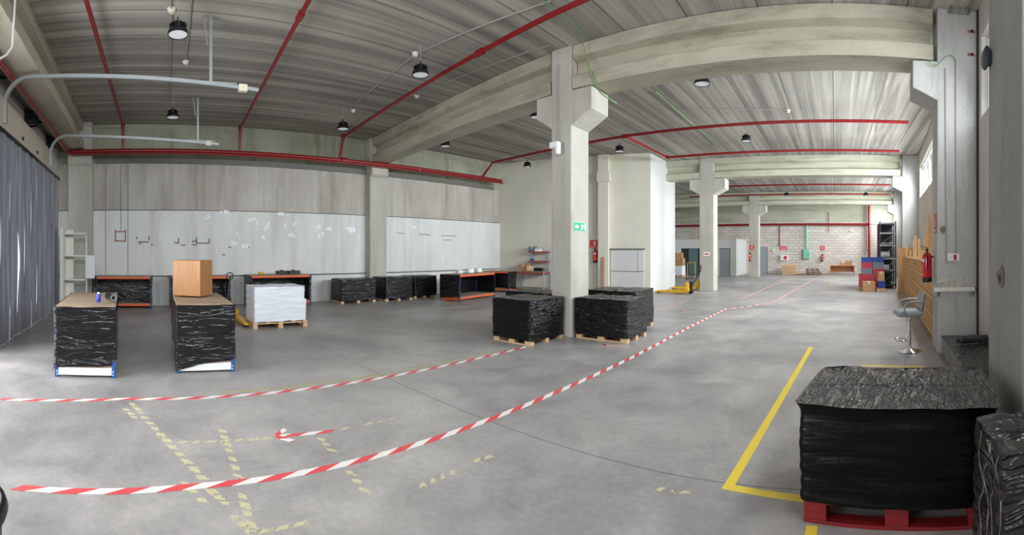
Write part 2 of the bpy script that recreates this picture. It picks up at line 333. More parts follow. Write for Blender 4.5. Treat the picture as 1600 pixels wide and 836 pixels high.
# ---------------------------------------------------------------- mesh builders
class MB:
    def __init__(s): s.v = []; s.f = []; s.m = []
    def add(s, vs, fs, m=0):
        o = len(s.v); s.v += [tuple(v) for v in vs]; s.f += [tuple(i + o for i in f) for f in fs]; s.m += [m] * len(fs); return s
    def box(s, x0, x1, y0, y1, z0, z1, m=0, rot=0, c=None):
        vs = [Vector((x, y, z)) for z in (z0, z1) for y in (y0, y1) for x in (x0, x1)]
        if rot:
            cc = Vector(c) if c is not None else Vector(((x0 + x1) / 2, (y0 + y1) / 2, 0)); cc.z = 0; q = Matrix.Rotation(rot, 3, 'Z'); vs = [q @ (v - cc) + cc for v in vs]
        return s.add(vs, [(0, 2, 3, 1), (4, 5, 7, 6), (0, 1, 5, 4), (2, 6, 7, 3), (0, 4, 6, 2), (1, 3, 7, 5)], m)
    def prism(s, a, b, m=0):                     # two matching rings of points
        n = len(a)
        return s.add(list(a) + list(b), [tuple(range(n))[::-1], tuple(range(n, 2 * n))] + [(i, (i + 1) % n, n + (i + 1) % n, n + i) for i in range(n)], m)
    def bar(s, p, q, w, h, m=0):                 # rectangular bar between two points
        p, q = Vector(p), Vector(q); d = (q - p).normalized(); u = d.cross(Vector((0, 0, 1)))
        if u.length < 1e-3: u = Vector((1, 0, 0))
        u.normalize(); v = u.cross(d)
        ring = lambda c: [c + u * a * w / 2 + v * b * h / 2 for a, b in ((-1, -1), (1, -1), (1, 1), (-1, 1))]
        return s.prism(ring(p), ring(q), m)
    def tube(s, pts, r, n=10, m=0, closed=False):
        pts = [Vector(p) for p in pts]; k = len(pts); rings = []; u = None
        for i, p in enumerate(pts):
            a = pts[(i - 1) % k] if (i or closed) else p; b = pts[(i + 1) % k] if (i < k - 1 or closed) else p
            d = (b - a).normalized()
            if u is None: u = d.cross(Vector((0, 0, 1)) if abs(d.z) < .95 else Vector((1, 0, 0)))
            u = (u - d * u.dot(d)); u.normalize(); w = d.cross(u)
            rr = r[i] if isinstance(r, (list, tuple)) else r
            rings.append([p + (u * math.cos(2 * PI * j / n) + w * math.sin(2 * PI * j / n)) * rr for j in range(n)])
        vs = [v for g in rings for v in g]; fs = []
        for i in range(k if closed else k - 1):
            i2 = (i + 1) % k
            fs += [(i * n + j, i * n + (j + 1) % n, i2 * n + (j + 1) % n, i2 * n + j) for j in range(n)]
        if not closed: fs += [tuple(range(n))[::-1], tuple(range((k - 1) * n, k * n))]
        return s.add(vs, fs, m)
    def lathe(s, prof, c=(0, 0, 0), n=20, m=0):  # prof: (r, z) bottom to top
        c = Vector(c); vs = []; fs = []
        for r, z in prof: vs += [c + Vector((r * math.cos(2 * PI * j / n), r * math.sin(2 * PI * j / n), z)) for j in range(n)]
        for i in range(len(prof) - 1): fs += [(i * n + j, i * n + (j + 1) % n, (i + 1) * n + (j + 1) % n, (i + 1) * n + j) for j in range(n)]
        if prof[0][0] > 1e-4: fs.append(tuple(range(n))[::-1])
        if prof[-1][0] > 1e-4: fs.append(tuple(range((len(prof) - 1) * n, len(prof) * n)))
        return s.add(vs, fs, m)
    def cushion(s, x0, x1, y0, y1, z0, z1, r, m=0, n=5):   # rounded slab
        cx, cy = (x0 + x1) / 2, (y0 + y1) / 2; rings = []
        for i in range(n + 1):
            a = -PI / 2 + PI * i / n; ins = r * (1 - math.cos(a)); z = (z0 + z1) / 2 + math.sin(a) * (z1 - z0) / 2
            ring = []
            rc = max(r - ins * .5, .004)
            for (sx, sy, a0) in ((1, 1, 0), (-1, 1, PI / 2), (-1, -1, PI), (1, -1, 1.5 * PI)):
                for k in range(5):
                    b = a0 + PI / 2 * k / 4
                    ring.append((cx + sx * ((x1 - x0) / 2 - ins - rc) + math.cos(b) * rc, cy + sy * ((y1 - y0) / 2 - ins - rc) + math.sin(b) * rc, z))
            rings.append(ring)
        k = len(rings[0]); vs = [v for g in rings for v in g]
        fs = [(i * k + j, i * k + (j + 1) % k, (i + 1) * k + (j + 1) % k, (i + 1) * k + j) for i in range(n) for j in range(k)]
        fs += [tuple(range(k))[::-1], tuple(range(n * k, (n + 1) * k))]
        return s.add(vs, fs, m)
    def build(s, name, mats, parent=None, loc=(0, 0, 0), rot=0, smooth=False, bevel=0.0):
        me = bpy.data.meshes.new(name); me.from_pydata([tuple(v) for v in s.v], [], s.f)
        for mt in (mats if isinstance(mats, (list, tuple)) else [mats]): me.materials.append(M[mt] if isinstance(mt, str) else mt)
        me.polygons.foreach_set('material_index', s.m)
        bm = bmesh.new(); bm.from_mesh(me); bmesh.ops.recalc_face_normals(bm, faces=bm.faces); bm.to_mesh(me); bm.free()
        if smooth:
            me.polygons.foreach_set('use_smooth', [True] * len(me.polygons))
            if smooth != 'all': me.set_sharp_from_angle(angle=math.radians(40))
        me.update()
        o = bpy.data.objects.new(name, me); COL.objects.link(o); o.location = loc; o.rotation_euler = (0, 0, rot)
        if parent: o.parent = parent
        if bevel:
            b = o.modifiers.new('bevel', 'BEVEL'); b.width = bevel; b.segments = 2; b.limit_method = 'ANGLE'
        return o
def tag(o, label, cat, group=None, kind=None):
    o['label'] = label; o['category'] = cat
    if group: o['group'] = group
    if kind: o['kind'] = kind
    return o
def struct(o, label=None, cat=None):
    o['kind'] = 'structure'
    if label: o['label'] = label; o['category'] = cat
    return o
def thing(name, loc, rot, label, cat, group=None, kind=None):
    o = bpy.data.objects.new(name, None); COL.objects.link(o); o.empty_display_size = .1
    o.location = loc; o.rotation_euler = (0, 0, rot); return tag(o, label, cat, group, kind)
def copy_tree(o, parent=None):
    c = o.copy(); COL.objects.link(c)
    if parent: c.parent = parent
    for ch in list(o.children): copy_tree(ch, c)
    return c
def dup(o, loc, rot, label, group=None):
    c = copy_tree(o); c.location = loc; c.rotation_euler = (0, 0, rot); c['label'] = label
    if group: c['group'] = group
    return c
def lettering(parent, text, size, loc, rot, mat, name='lettering'):
    cu = bpy.data.curves.new(name, 'FONT'); cu.body = text; cu.size = size; cu.align_x = 'CENTER'; cu.align_y = 'CENTER'; cu.extrude = .001
    tmp = bpy.data.objects.new(name, cu); COL.objects.link(tmp); bpy.context.view_layer.update()
    me = bpy.data.meshes.new_from_object(tmp.evaluated_get(bpy.context.evaluated_depsgraph_get())); bpy.data.objects.remove(tmp)
    me.materials.clear(); me.materials.append(M[mat])
    o = bpy.data.objects.new(name, me); COL.objects.link(o); o.parent = parent; o.location = loc; o.rotation_euler = rot
    return o

# ---------------------------------------------------------------- room shell
BX = -13.7                                       # face of the long back wall
DY = -2.62                                       # face of the loading-door wall
FY = 33.5                                        # face of the far block wall
CZ = 5.63
struct(MB().box(-14.4, 6.5, -3.4, 34.2, -.3, 0).build('floor', 'floor'), 'grey power-floated concrete floor with scuffs and saw-cut joints', 'floor')
struct(MB().box(-14.4, 6.5, -3.4, 34.2, CZ, CZ + .3).build('ceiling', 'ceiling'), 'precast concrete slab ceiling with board-marked stripes', 'ceiling')

b = MB()
b.box(BX - .4, BX, -3.3, 34, 0, .90, 0); b.box(BX - .4, BX - .02, -3.3, 34, .90, .925, 3)
b.box(BX - .4, BX - .005, -3.3, 34, .925, 2.945, 0); b.box(BX - .4, BX - .03, -3.3, 34, 2.945, 2.965, 3)
b.box(BX - .4, BX, -3.3, 34, 2.965, 4.42, 1); b.box(BX - .4, BX - .05, -3.3, 34, 4.42, CZ, 2)
wall_back = struct(b.build('wall_back', ['wall_low', 'wall_up', 'wall_top', 'gap'], bevel=0), 'long precast panel wall, pale below and stained beige above', 'wall')
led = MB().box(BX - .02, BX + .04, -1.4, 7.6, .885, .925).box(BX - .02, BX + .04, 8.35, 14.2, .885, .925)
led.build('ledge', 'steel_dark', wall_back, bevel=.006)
tr = MB().box(BX - .04, BX + .06, -1.4, 7.62, 4.40, 4.56).box(BX - .04, BX + .06, 8.4, 14.0, 4.40, 4.56)  # raised dark grey strip along the dark band under the main
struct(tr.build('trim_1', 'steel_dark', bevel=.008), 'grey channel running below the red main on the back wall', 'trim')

# pilaster of the back wall and corner pillar
def column(name, x0, x1, y0, y1, z1, mat, label, rot=0, extra=None, bev=.018):
    w, d = x1 - x0, y1 - y0
    t = MB().box(-w / 2, w / 2, -d / 2, d / 2, 0, z1)
    if extra: extra(t, w, d)
    return struct(t.build(name, mat, loc=((x0 + x1) / 2, (y0 + y1) / 2, 0), rot=rot, bevel=bev), label, 'column')
def corbels(dx0, dx1, ztop=4.76, hout=.42, hin=.56):
    def f(t, w, d):
        for s, o in ((-1, dx0), (1, dx1)):
            if o <= 0: continue
            a = [(s * (w / 2 - .01), -d / 2, ztop), (s * (w / 2 + o), -d / 2, ztop), (s * (w / 2 + o), -d / 2, ztop - hout), (s * (w / 2 - .01), -d / 2, ztop - hin - .12)]
            t.prism(a, [(x, d / 2, z) for x, y, z in a])
    return f
def wall_corbel(t, w, d):
    a = [(w / 2 - .01, -d / 2, 4.66), (w / 2 + .12, -d / 2, 4.66), (w / 2 + .12, -d / 2, 4.36), (w / 2 - .01, -d / 2, 4.26)]
    t.prism(a, [(x, d / 2, z) for x, y, z in a])
column('wall_pilaster', BX - .02, BX + .32, 7.62, 8.30, CZ, 'column', 'whitewashed concrete pilaster in the middle of the back wall', extra=wall_corbel)
column('corner_pillar', BX - .1, BX + .3, -2.25, -1.5, CZ, 'column', 'concrete corner pillar between back wall and curtained doorway', extra=wall_corbel)
colA = column('concrete_column', -5.24, -4.77, 7.0, 7.64, CZ, 'column', 'nearest free-standing column, wrapped pallets round its foot', extra=corbels(.38, .46))
colB = column('concrete_column', -5.68, -5.06, 17.9, 18.55, CZ, 'column', 'middle free-standing column behind the yellow pallet trucks', extra=corbels(.45, .5))
colC = column('concrete_column', -5.70, -5.05, 28.8, 29.4, CZ, 'column', 'farthest free-standing column beside the white office box', extra=corbels(.45, .5))

# door wall: curtained opening in view, open doorway beside it out of the frame
b = MB()
b.box(-14.2, -12.98, DY - .35, DY, 0, CZ); b.box(-12.98, -6.95, DY - .35, DY, 3.9, CZ); b.box(-6.95, -6.75, DY - .35, DY, 0, CZ)
b.box(-6.75, -2.65, DY - .35, DY, 3.9, CZ); b.box(-2.65, 2.2, DY - .35, DY, 0, CZ)
struct(b.build('wall_left', 'wall_r'), 'plastered end wall holding the curtained loading doorway', 'wall')

# window wall on the right, built in its own slanted frame
b = MB(); wz0, wz1 = 3.80, 5.10
b.box(0, .22, -3.4, 34.5, 0, wz0); b.box(0, .22, -3.4, 34.5, wz1, CZ)
prev = -3.4
for a, e in WINS + [(34.5, 34.5)]:
    if a > prev: b.box(0, .22, prev, a, wz0, wz1)
    prev = e
struct(b.build('wall_right', 'wall_r', loc=WO, rot=WA), 'plastered side wall with high strip windows', 'wall')
for i, (a, e) in enumerate(WINS):
    fr = MB(); n = max(2, round((e - a) / 1.15)); f = .045
    fr.box(.10, .17, a, e, wz0, wz0 + f); fr.box(.10, .17, a, e, wz1 - f, wz1)
    for k in range(n + 1):
        c = a + f / 2 + (e - a - f) * k / n; fr.box(.10, .17, c - f / 2, c + f / 2, wz0 + f, wz1 - f)
    o = struct(fr.build('window_%d' % (i + 1), 'white', loc=WO, rot=WA, bevel=.005),
               ['strip window out of view beside the camera', 'white framed strip window between the two nearest wall pillars', 'white framed strip window before the second wall pillar', 'white framed strip window beyond the second wall pillar', 'white framed strip window nearest the block wall'][i], 'window')
    MB().box(.132, .138, a + f, e - f, wz0 + f, wz1 - f).build('pane', 'glass', o)
    MB().box(-.02, .10, a, e, wz0 - .03, wz0).build('sill', 'white', o)
def wall_pillar(t0, label, corb, depth=.68):
    t = MB().box(-.677, .01, t0, t0 + depth, 0, CZ)
    if corb:
        a = [(-.67, t0, 4.76), (-1.08, t0, 4.76), (-1.08, t0, 4.32), (-.67, t0, 4.12)]
        t.prism(a, [(x, y + depth, z) for x, y, z in a])
    return struct(t.build('wall_pillar', 'pillar', loc=WO, rot=WA, bevel=.015), label, 'column')
P0 = wall_pillar(2.66, 'nearest wall pillar at the edge, with a chipped hole', False, .92)
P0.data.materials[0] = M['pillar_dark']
P1 = wall_pillar(6.967, 'wall pillar carrying conduits and a red extinguisher', True)
P2 = wall_pillar(17.9, 'wall pillar behind the pigeonhole shelving, second with a corbel', True)
P3 = wall_pillar(28.86, 'farthest wall pillar, above the dark rack', True)
MB().box(-.03, .0, 6.90, 6.965, 0, CZ).build('joint', 'gap', P1)

# far block wall, partition block and office
struct(MB().box(-14, 6.5, FY, FY + .3, 0, 3.95, 0).box(-14, 6.5, FY - .02, FY + .3, 3.95, CZ, 1).build('wall_far', ['brick', 'beam_green']), 'white painted block wall closing the far end', 'wall')
pa, pb, pc = Vector((BX - .1, 14.42, 0)), Vector((-7.2, 16.2, 0)), Vector((-7.25, 19.1, 0))
ring = [pa, pb, pc, Vector((BX - .1, 19.1, 0))]
pm = MB().prism(ring, [v + Vector((0, 0, CZ)) for v in ring]); pm.m[3] = 1
part = struct(pm.build('wall_partition', ['cream', 'white_wall']), 'cream plastered partition block reaching the ceiling', 'wall')
PD = (pb - pa).normalized(); PN = Vector((PD.y, -PD.x, 0)); PA = math.atan2(PD.y, PD.x)     # along the partition, its face normal
def onp(s, out=0, z=0): return pa + PD * s + PN * out + Vector((0, 0, z))
def px_on_partition(x):                          # distance along the partition seen at picture column x
    t = th(x); d = Vector((math.sin(t), math.cos(t)))
    den = d.x * PD.y - d.y * PD.x
    k = (pa.x * PD.y - pa.y * PD.x) / den
    return (Vector((d.x * k, d.y * k, 0)) - Vector((pa.x, pa.y, 0))).dot(PD)
s0 = px_on_partition(937); s1 = px_on_partition(953)
t = MB().box(0, s1 - s0, -.28, .02, 0, CZ - .02); t.box(-.03, s1 - s0 + .06, -.36, .02, 4.5, 4.9)
struct(t.build('wall_pilaster', 'cream', loc=onp(s0), rot=PA, bevel=.01), 'pale pilaster on the partition, left of the grey door', 'column')
# office box
offx0, offx1, offy = -13.6, -6.85, 30.0
b = MB(); dx = [onx for onx in ()]
def onY(x, Y): return Y * math.tan(th(x))
d0, d1, e0, e1 = onY(1064, offy), onY(1096, offy), onY(1124, offy), onY(1141, offy)
zt = 2.5; zd = 1.92
b.box(offx0, d0, offy, offy + .12, 0, zt); b.box(d0, d1, offy, offy + .12, zd, zt); b.box(d1, e0, offy, offy + .12, 0, zt)
b.box(e0, e1, offy, offy + .12, zd, zt); b.box(e1, offx1, offy, offy + .12, 0, zt); b.box(offx1 - .12, offx1, offy + .12, FY, 0, zt); b.box(offx0, offx1, offy, FY, zt, zt + .08)
struct(b.build('wall_office', 'white_wall', bevel=.01), 'low white office box against the far wall', 'wall')
dg = MB().box(d0 + .02, d0 + (d1 - d0) * .36, offy + .05, offy + .09, .05, zd - .02, 0)
dg.box(d0 + (d1 - d0) * .38, d1 - .25, offy + .05, offy + .09, .05, zd - .02, 1); dg.box(d1 - .23, d1 - .02, offy + .05, offy + .09, .05, zd - .02, 0)
o = struct(dg.build('door_2', ['dark_glass', 'teal_glass']), 'dark glazed doorway in the white office box', 'door')
MB().box(d0, d1, offy + .02, offy + .1, zd - .03, zd).box(d0, d1, offy + .02, offy + .1, 0, .05).box(d0 + (d1 - d0) * .36, d0 + (d1 - d0) * .38, offy + .03, offy + .1, .05, zd - .03).box(d1 - .25, d1 - .23, offy + .03, offy + .1, .05, zd - .03).build('frame', 'rack', o)
o = struct(MB().box(e0 + .03, e1 - .03, offy + .05, offy + .1, .01, zd - .03).build('door_3', 'door_mid'), 'plain grey door in the white office box', 'door')
MB().tube([(e0 + .12, offy + .05, 1.0), (e0 + .12, offy, 1.0), (e0 + .25, offy, 1.0)], .012, 8).build('handle', 'galv', o)
g0, g1 = onY(1181, FY), onY(1199, FY)
o = struct(MB().box(g0, g1, FY - .06, FY - .005, 0, 1.95).box(g0 - .06, g0, FY - .08, FY - .005, 0, 2.05).box(g1, g1 + .06, FY - .08, FY - .005, 0, 2.05).box(g0, g1, FY - .08, FY - .005, 1.95, 2.05).build('door_4', 'door_mid'), 'grey metal door in the block wall beside the farthest column', 'door')
MB().box(g0 + .1, g0 + .5, FY - .1, FY - .06, .98, 1.02).build('handle', 'galv', o)

# grey two-leaf shutter in the partition
s0, s1 = px_on_partition(955), px_on_partition(1006); w = s1 - s0
o = struct(MB().box(0, w, -.05, .0, .02, .86).box(0, w, -.05, .0, .88, 1.74).build('door_1', 'door_grey', loc=onp(s0), rot=PA, bevel=.006), 'grey two-panel door in the cream partition', 'door')
MB().box(-.05, w + .05, -.10, .0, 1.75, 1.80).build('frame', 'steel_dark', o)
MB().box(0, w, -.055, .0, .862, .878).box(w * .82, w * .825, -.055, 0, .88, 1.74).build('joint', 'gap', o)

# beams
def beam(p, q, label, mat='beam', z0=4.78, z1=5.62, half=.31):
    p, q = Vector((p[0], p[1], 0)), Vector((q[0], q[1], 0)); d = (q - p); L = d.length; a = math.atan2(d.y, d.x)
    pr = [(-half, z0), (half, z0), (half, z0 + .25), (half - .20, z0 + .34), (half - .20, z1 - .29), (half - .02, z1 - .23), (half - .02, z1), (-half + .02, z1), (-half + .02, z1 - .23), (-half + .20, z1 - .29), (-half + .20, z0 + .34), (-half, z0 + .25)]
    t = MB().prism([(0, y, z) for y, z in pr], [(L, y, z) for y, z in pr])
    return struct(t.build('roof_beam', mat, loc=p, rot=a, bevel=.01), label, 'beam')
beam((-13.4, 7.98), (-5.25, 7.32), 'concrete I-beam from the back wall to the nearest column')
beam((-4.76, 7.32), (1.58, 7.32), 'concrete I-beam from nearest column to the conduit pillar')
beam((-13.0, 18.22), (-5.69, 18.22), 'concrete I-beam running left from the middle column', 'beam_green')
beam((-5.05, 18.22), (2.66, 18.22), 'concrete I-beam running right from the middle column', 'beam_green')
beam((-13.6, 29.12), (-5.71, 29.12), 'concrete I-beam running left from the farthest column', 'beam_green')
beam((-5.04, 29.12), (3.72, 29.12), 'concrete I-beam running right from the farthest column', 'beam_green')
beam((-13.38, -2.06), (.85, -2.06), 'concrete I-beam along the curtained end wall')
# ---------------------------------------------------------------- curtained loading doorway
cy = -2.48
t = thing('strip_curtain', (-9.95, cy, 0), 0, 'grey-blue PVC strip curtain hanging in the left doorway', 'curtain')
n = 22; xs = [-3.02 + 6.0 * k / n for k in range(n + 1)]
rr = random.Random(3)
for k in range(n):
    x0, x1 = xs[k], xs[k + 1] + .05
    off = .02 * (k % 2); m = MB(); cols = 7; rows = 26; vs = []
    for r in range(rows + 1):
        z = .004 + 3.80 * r / rows; gapw = .125 * math.exp(-((z - 1.5) / .42) ** 2) if k in (8, 12, 15) else 0
        for c in range(cols + 1):
            u = c / cols; bow = .03 * math.sin(PI * u) + .012 * math.sin(3.1 * r / rows * 3 + k + u * 2) * (1 - r / rows)
            vs.append((x0 + (x1 - gapw - x0) * u, off + bow, z))
    kx = len(vs); vs += [(x, y - .006, z) for x, y, z in vs]
    fs = []
    for r in range(rows):
        for c in range(cols):
            q = (r * (cols + 1) + c, r * (cols + 1) + c + 1, (r + 1) * (cols + 1) + c + 1, (r + 1) * (cols + 1) + c)
            fs += [q, tuple(i + kx for i in q[::-1])]
    m.add(vs, fs); m.build('strip', 'pvc', t, smooth='all')
MB().box(-3.06, 3.0, -.05, .06, 3.79, 3.86).box(-3.1, -2.6, .0, .02, 3.83, 3.85).build('hanging_rail', 'blackm', t)
# raised sectional door, its tracks and spring shaft
t = thing('sectional_door', (-9.5, -2.56, 0), 0, 'raised beige sectional door above the strip curtain', 'door')
for (z0, z1, y) in ((3.96, 4.52, .0),):
    MB().box(-2.30, 2.4, y - .03, y + .03, z0, z1).build('door_leaf', 'door_panel', t, bevel=.01)
MB().box(-2.36, 2.4, -.03, .03, 3.88, 3.96).build('rubber_seal', 'black', t)
for x in (-1.0, .35): MB().box(x - .05, x + .05, .03, .055, 4.06, 4.12).build('hinge', 'black', t)
t2 = MB().tube([(-2.5, .12, 4.85), (2.5, .12, 4.85)], .05, 12); t2.tube([(-2.3, .12, 4.85), (-.9, .12, 4.85)], .085, 14); t2.tube([(.1, .12, 4.85), (1.9, .12, 4.85)], .085, 14); t2.build('spring_shaft', 'blackm', t, smooth=True)
for x in (-2.45, -.35, -.15): MB().box(x - .03, x + .03, -.05, .2, 4.52, 4.95).build('bracket', 'blackm', t)
def track(x, end):
    r = .42; z1 = 4.66; y0 = .22
    p = [(x, y0, 3.9), (x, y0, z1 - r)] + [(x, y0 + r - r * math.cos(a), z1 - r + r * math.sin(a)) for a in [PI / 2 * k / 8 for k in range(1, 9)]] + [(x, end, 4.44)]
    m = MB()
    for a, c in zip(p[:-1], p[1:]): m.bar(a, c, .055, .06)
    m.build('door_track', 'galv', t)
for x, e, hx in ((-1.75, 4.55, 4.0), (2.15, 4.55, 3.72)):
    track(x, e)
    MB().bar((x, hx, 4.47), (x, hx, CZ - .005), .05, .05).build('track_hanger', 'galv', t)
    MB().bar((x, hx - .06, CZ - .5), (x, hx - .12, CZ - .01), .03, .02).build('hanger_stay', 'galv', t)
    MB().bar((x, hx - .3, 4.52), (x, hx + .45, 4.52), .02, .02).build('tie_bar', 'galv', t)
    MB().box(x - .05, x + .05, e - .35, e - .2, 4.39, 4.51).build('end_stop', 'cream_pl', t, bevel=.008)

# ---------------------------------------------------------------- fire-water pipes
def pipe(name, pts, r, label, mat='red_pipe', fit=(), cat='pipe'):
    m = MB().tube(pts, r, 12)
    for i in fit:
        p = Vector(pts[i]); q = Vector(pts[i + 1] if i + 1 < len(pts) else pts[i - 1]); d = (q - p).normalized() * .09
        m.tube([p - d, p + d], r * 1.5, 12)
    for i in range(1, len(pts) - 1):
        m.lathe([(r * 1.05 * math.sin(PI * k / 6), -r * 1.05 * math.cos(PI * k / 6)) for k in range(7)], pts[i], 12)
    return tag(m.build(name, mat, smooth=True), label, cat)
X1 = BX + .50
main = pipe('sprinkler_main', [(X1, -2.2, 4.68), (X1, 6.5, 4.70), (X1, 14.0, 4.75)], .068, 'thick red sprinkler main running along the back wall', fit=(1,))
for y in (-.2, 2.0, 4.4, 6.7, 9.6, 12.4):
    MB().tube([(BX - .05, y, 4.80), (X1, y, 4.80), (X1, y, 4.74)], .012, 8).tube([(X1 - .02, y - .012, 4.70), (X1 - .02, y + .012, 4.70)], .085, 14).build('bracket', 'galv', main)
pipe('sprinkler_pipe', [(X1 + .10, -2.1, 4.585), (X1 + .10, 14.0, 4.635)], .03, 'thin red pipe fixed just below the thick main')
pipe('sprinkler_pipe', [(-6.2, -2.22, 4.69), (X1 + .12, -2.22, 4.69)], .042, 'red pipe following the curtained end wall to the main')
zb = 5.42
pipe('sprinkler_branch', [(-4.8, -.9, zb), (-13.1, -.55, zb), (X1, -.55, 4.78)], .04, 'leftmost red ceiling pipe, dropping to the main by the corner', fit=(1,))
pipe('sprinkler_branch', [(-3.0, 2.2, zb), (-6.6, 2.48, zb), (-13.1, 2.98, zb), (X1, 2.98, 4.78)], .04, 'red ceiling pipe between leftmost pipe and the first beam', fit=(1, 2))
pipe('sprinkler_branch', [(-1.2, 5.35, zb), (-6.0, 5.78, zb), (-12.95, 6.36, zb), (X1, 6.36, 4.78)], .045, 'red ceiling pipe alongside the first beam', fit=(1, 2))
zb = 5.3
pipe('sprinkler_branch', [(2.05, 12.25, zb), (-6.37, 12.35, zb), (-12.6, 12.85, zb), (X1, 12.85, 4.80)], .045, 'red ceiling pipe passing behind the nearest column', fit=(1,))
pipe('sprinkler_branch', [(2.3, 15.8, zb), (-6.3, 15.8, zb), (-6.37, 12.40, zb)], .045, 'red ceiling pipe in front of the second beam', fit=(1,))
pipe('sprinkler_branch', [(3.0, 23.8, zb), (-7.1, 23.8, zb)], .045, 'first red ceiling pipe past the second beam')
pipe('sprinkler_branch', [(3.4, 27.7, zb), (-9.5, 27.7, zb)], .045, 'red ceiling pipe just before the farthest beam')
zf = 3.75
pipe('sprinkler_main', [(onY(1358, 33.2), 33.2, CZ - .02), (onY(1358, 33.2), 33.2, .6)], .10, 'thick red riser on the block wall behind the crates', fit=(0,))
pipe('sprinkler_main', [(onY(1357, 33.15), 33.25, zf), (-13, 33.25, zf)], .085, 'level red main across the far block wall', fit=(0,))
pipe('sprinkler_pipe', [(onY(1357, 33.1), 33.1, zf), (onY(1371, 33.1), 33.1, zf), (onY(1371, 33.1), 33.1, .3)], .035, 'thin red drop right of the thick riser')
pipe('sprinkler_pipe', [(onY(1354, 33.3), 33.3, CZ), (onY(1354, 33.3), 33.3, 1.7)], .025, 'thin red drop left of the thick riser')
pipe('sprinkler_pipe', [(onY(1218, 33.45), 33.455, zf), (onY(1218, 33.45), 33.455, 2.1)], .04, 'red drop above the hose cabinet on block wall', 'red_pipe')
pipe('green_pipe', [(onY(1260, 33.35), 33.35, zf - .1), (onY(1260, 33.35), 33.35, 1.95)], .07, 'green pipe dropping to the mint green box', 'mint')
pipe('conduit', [(onY(1295, 33.42), 33.42, 4.7), (onY(1295, 33.42), 33.42, 3.2)], .025, 'thin rusty conduit high on the block wall', 'rust')

# ---------------------------------------------------------------- ceiling lamps, sensors, conduits, cables
def high_bay():
    t = thing('high_bay_light', (0, 0, 0), 0, '', 'lamp', 'high bay lights under the ceiling')
    m = MB().lathe([(.0, .035), (.135, .035), (.155, .0), (.162, .0), (.165, .03), (.15, .075), (.10, .10), (.085, .11), (.085, .19), (.05, .215), (.0, .215)], n=28)
    for k in range(16):
        a = 2 * PI * k / 16; m.bar((.05 * math.cos(a), .05 * math.sin(a), .15), (.125 * math.cos(a), .125 * math.sin(a), .12), .006, .09)
    m.build('housing', 'black', t, smooth=True)
    MB().lathe([(.0, .012), (.148, .012), (.15, .03), (.0, .034)], n=28).build('lens', 'lens', t, smooth=True)
    m = MB().tube([(0, 0, .2), (.03, 0, .25), (0, 0, .30), (-.03, 0, .25), (0, 0, .2)], .007, 8); m.build('hook', 'blackm', t)
    MB().tube([(0, 0, .29), (0, 0, CZ - 5.05)], .008, 8).build('cord', 'conduit', t)
    return t
LZ = 5.05
lamps = [(278, 55, 'largest high bay lamp, hanging between two thin conduits'), (270, 184, 'high bay lamp below the end of the thin conduit, near back wall'),
         (657, 118, 'high bay lamp hanging beside the sloping red pipe'), (536, 202, 'high bay lamp at the red pipe end over the main'),
         (696, 229, 'high bay lamp just right of the back wall pilaster beam'), (838, 184, 'high bay lamp left of the nearest column'),
         (824, 261, 'high bay lamp before the cream partition wall'), (1097, 132, 'high bay lamp right of the nearest column, under first beam'),
         (968, 237, 'high bay lamp in front of the partition, right of the nearest column'), (1166, 221, 'high bay lamp between the two red pipes before second beam'),
         (1353, 306, 'small high bay lamp near the far wall pillars'), (1229, 306, 'small high bay lamp in the middle of the far bay')]
proto = None
for (x, y, lab) in lamps:
    p = up(x, y, LZ)
    if proto is None: proto = high_bay(); proto.location = p; proto['label'] = lab
    else: dup(proto, p, 0, lab)
def sensor():
    t = thing('smoke_detector', (0, 0, 0), 0, '', 'detector', 'round cream smoke detectors on the ceiling')
    MB().lathe([(.0, -.075), (.045, -.07), (.06, -.04), (.06, -.03)], n=18).build('sensor_head', 'cream_pl', t, smooth=True)
    MB().lathe([(.07, -.03), (.075, 0)], n=18).build('base', 'offwhite', t, smooth=True); return t
proto = None
for (x, y, lab) in [(268, 14, 'cream smoke detector on the long thin conduit'), (290, 96, 'cream smoke detector at the end of the short conduit'), (649, 83, 'cream smoke detector above the sloping pipe lamp'),
                    (651, 149, 'cream smoke detector below the sloping red pipe'), (1231, 172, 'cream smoke detector right of the second red bay pipe'), (552, 172, 'pale smoke detector near the far end of the left bay')]:
    p = up(x, y, CZ)
    if proto is None: proto = sensor(); proto.location = p; proto['label'] = lab
    else: dup(proto, p, 0, lab)
def conduit(pts, r, label, mat='conduit'):
    return tag(MB().tube(pts, r, 8).build('conduit', mat, smooth=True), label, 'conduit')
conduit([(-4.5, .2, CZ - .018), up(268, 14, CZ - .018), up(265, 158, CZ - .018)], .016, 'long thin ceiling conduit left of the largest lamp')
conduit([(-4.5, .62, CZ - .02), up(299, 2, CZ - .018), up(291, 92, CZ - .018)], .016, 'short thin ceiling conduit right of the largest lamp')
conduit([up(860, 2, CZ - .018), up(780, 30, CZ - .018), up(650, 84, CZ - .018), up(545, 170, CZ - .018)], .016, 'thin ceiling conduit above the sloping red pipe')
conduit([up(860, 70, CZ - .018), up(651, 148, CZ - .018)], .014, 'thin ceiling conduit below the sloping red pipe')
conduit([at(24, -8, 6.02), at(21, 40, 6.0), at(19, 74, 5.96), at(10, 86, 5.8), at(-6, 95, 5.6)], .016, 'white hose curving down at the upper left corner', 'white')
conduit([up(1060, 172, CZ - .018), up(1231, 172, CZ - .018)], .012, 'thin conduit leading to the detector in the right bay')
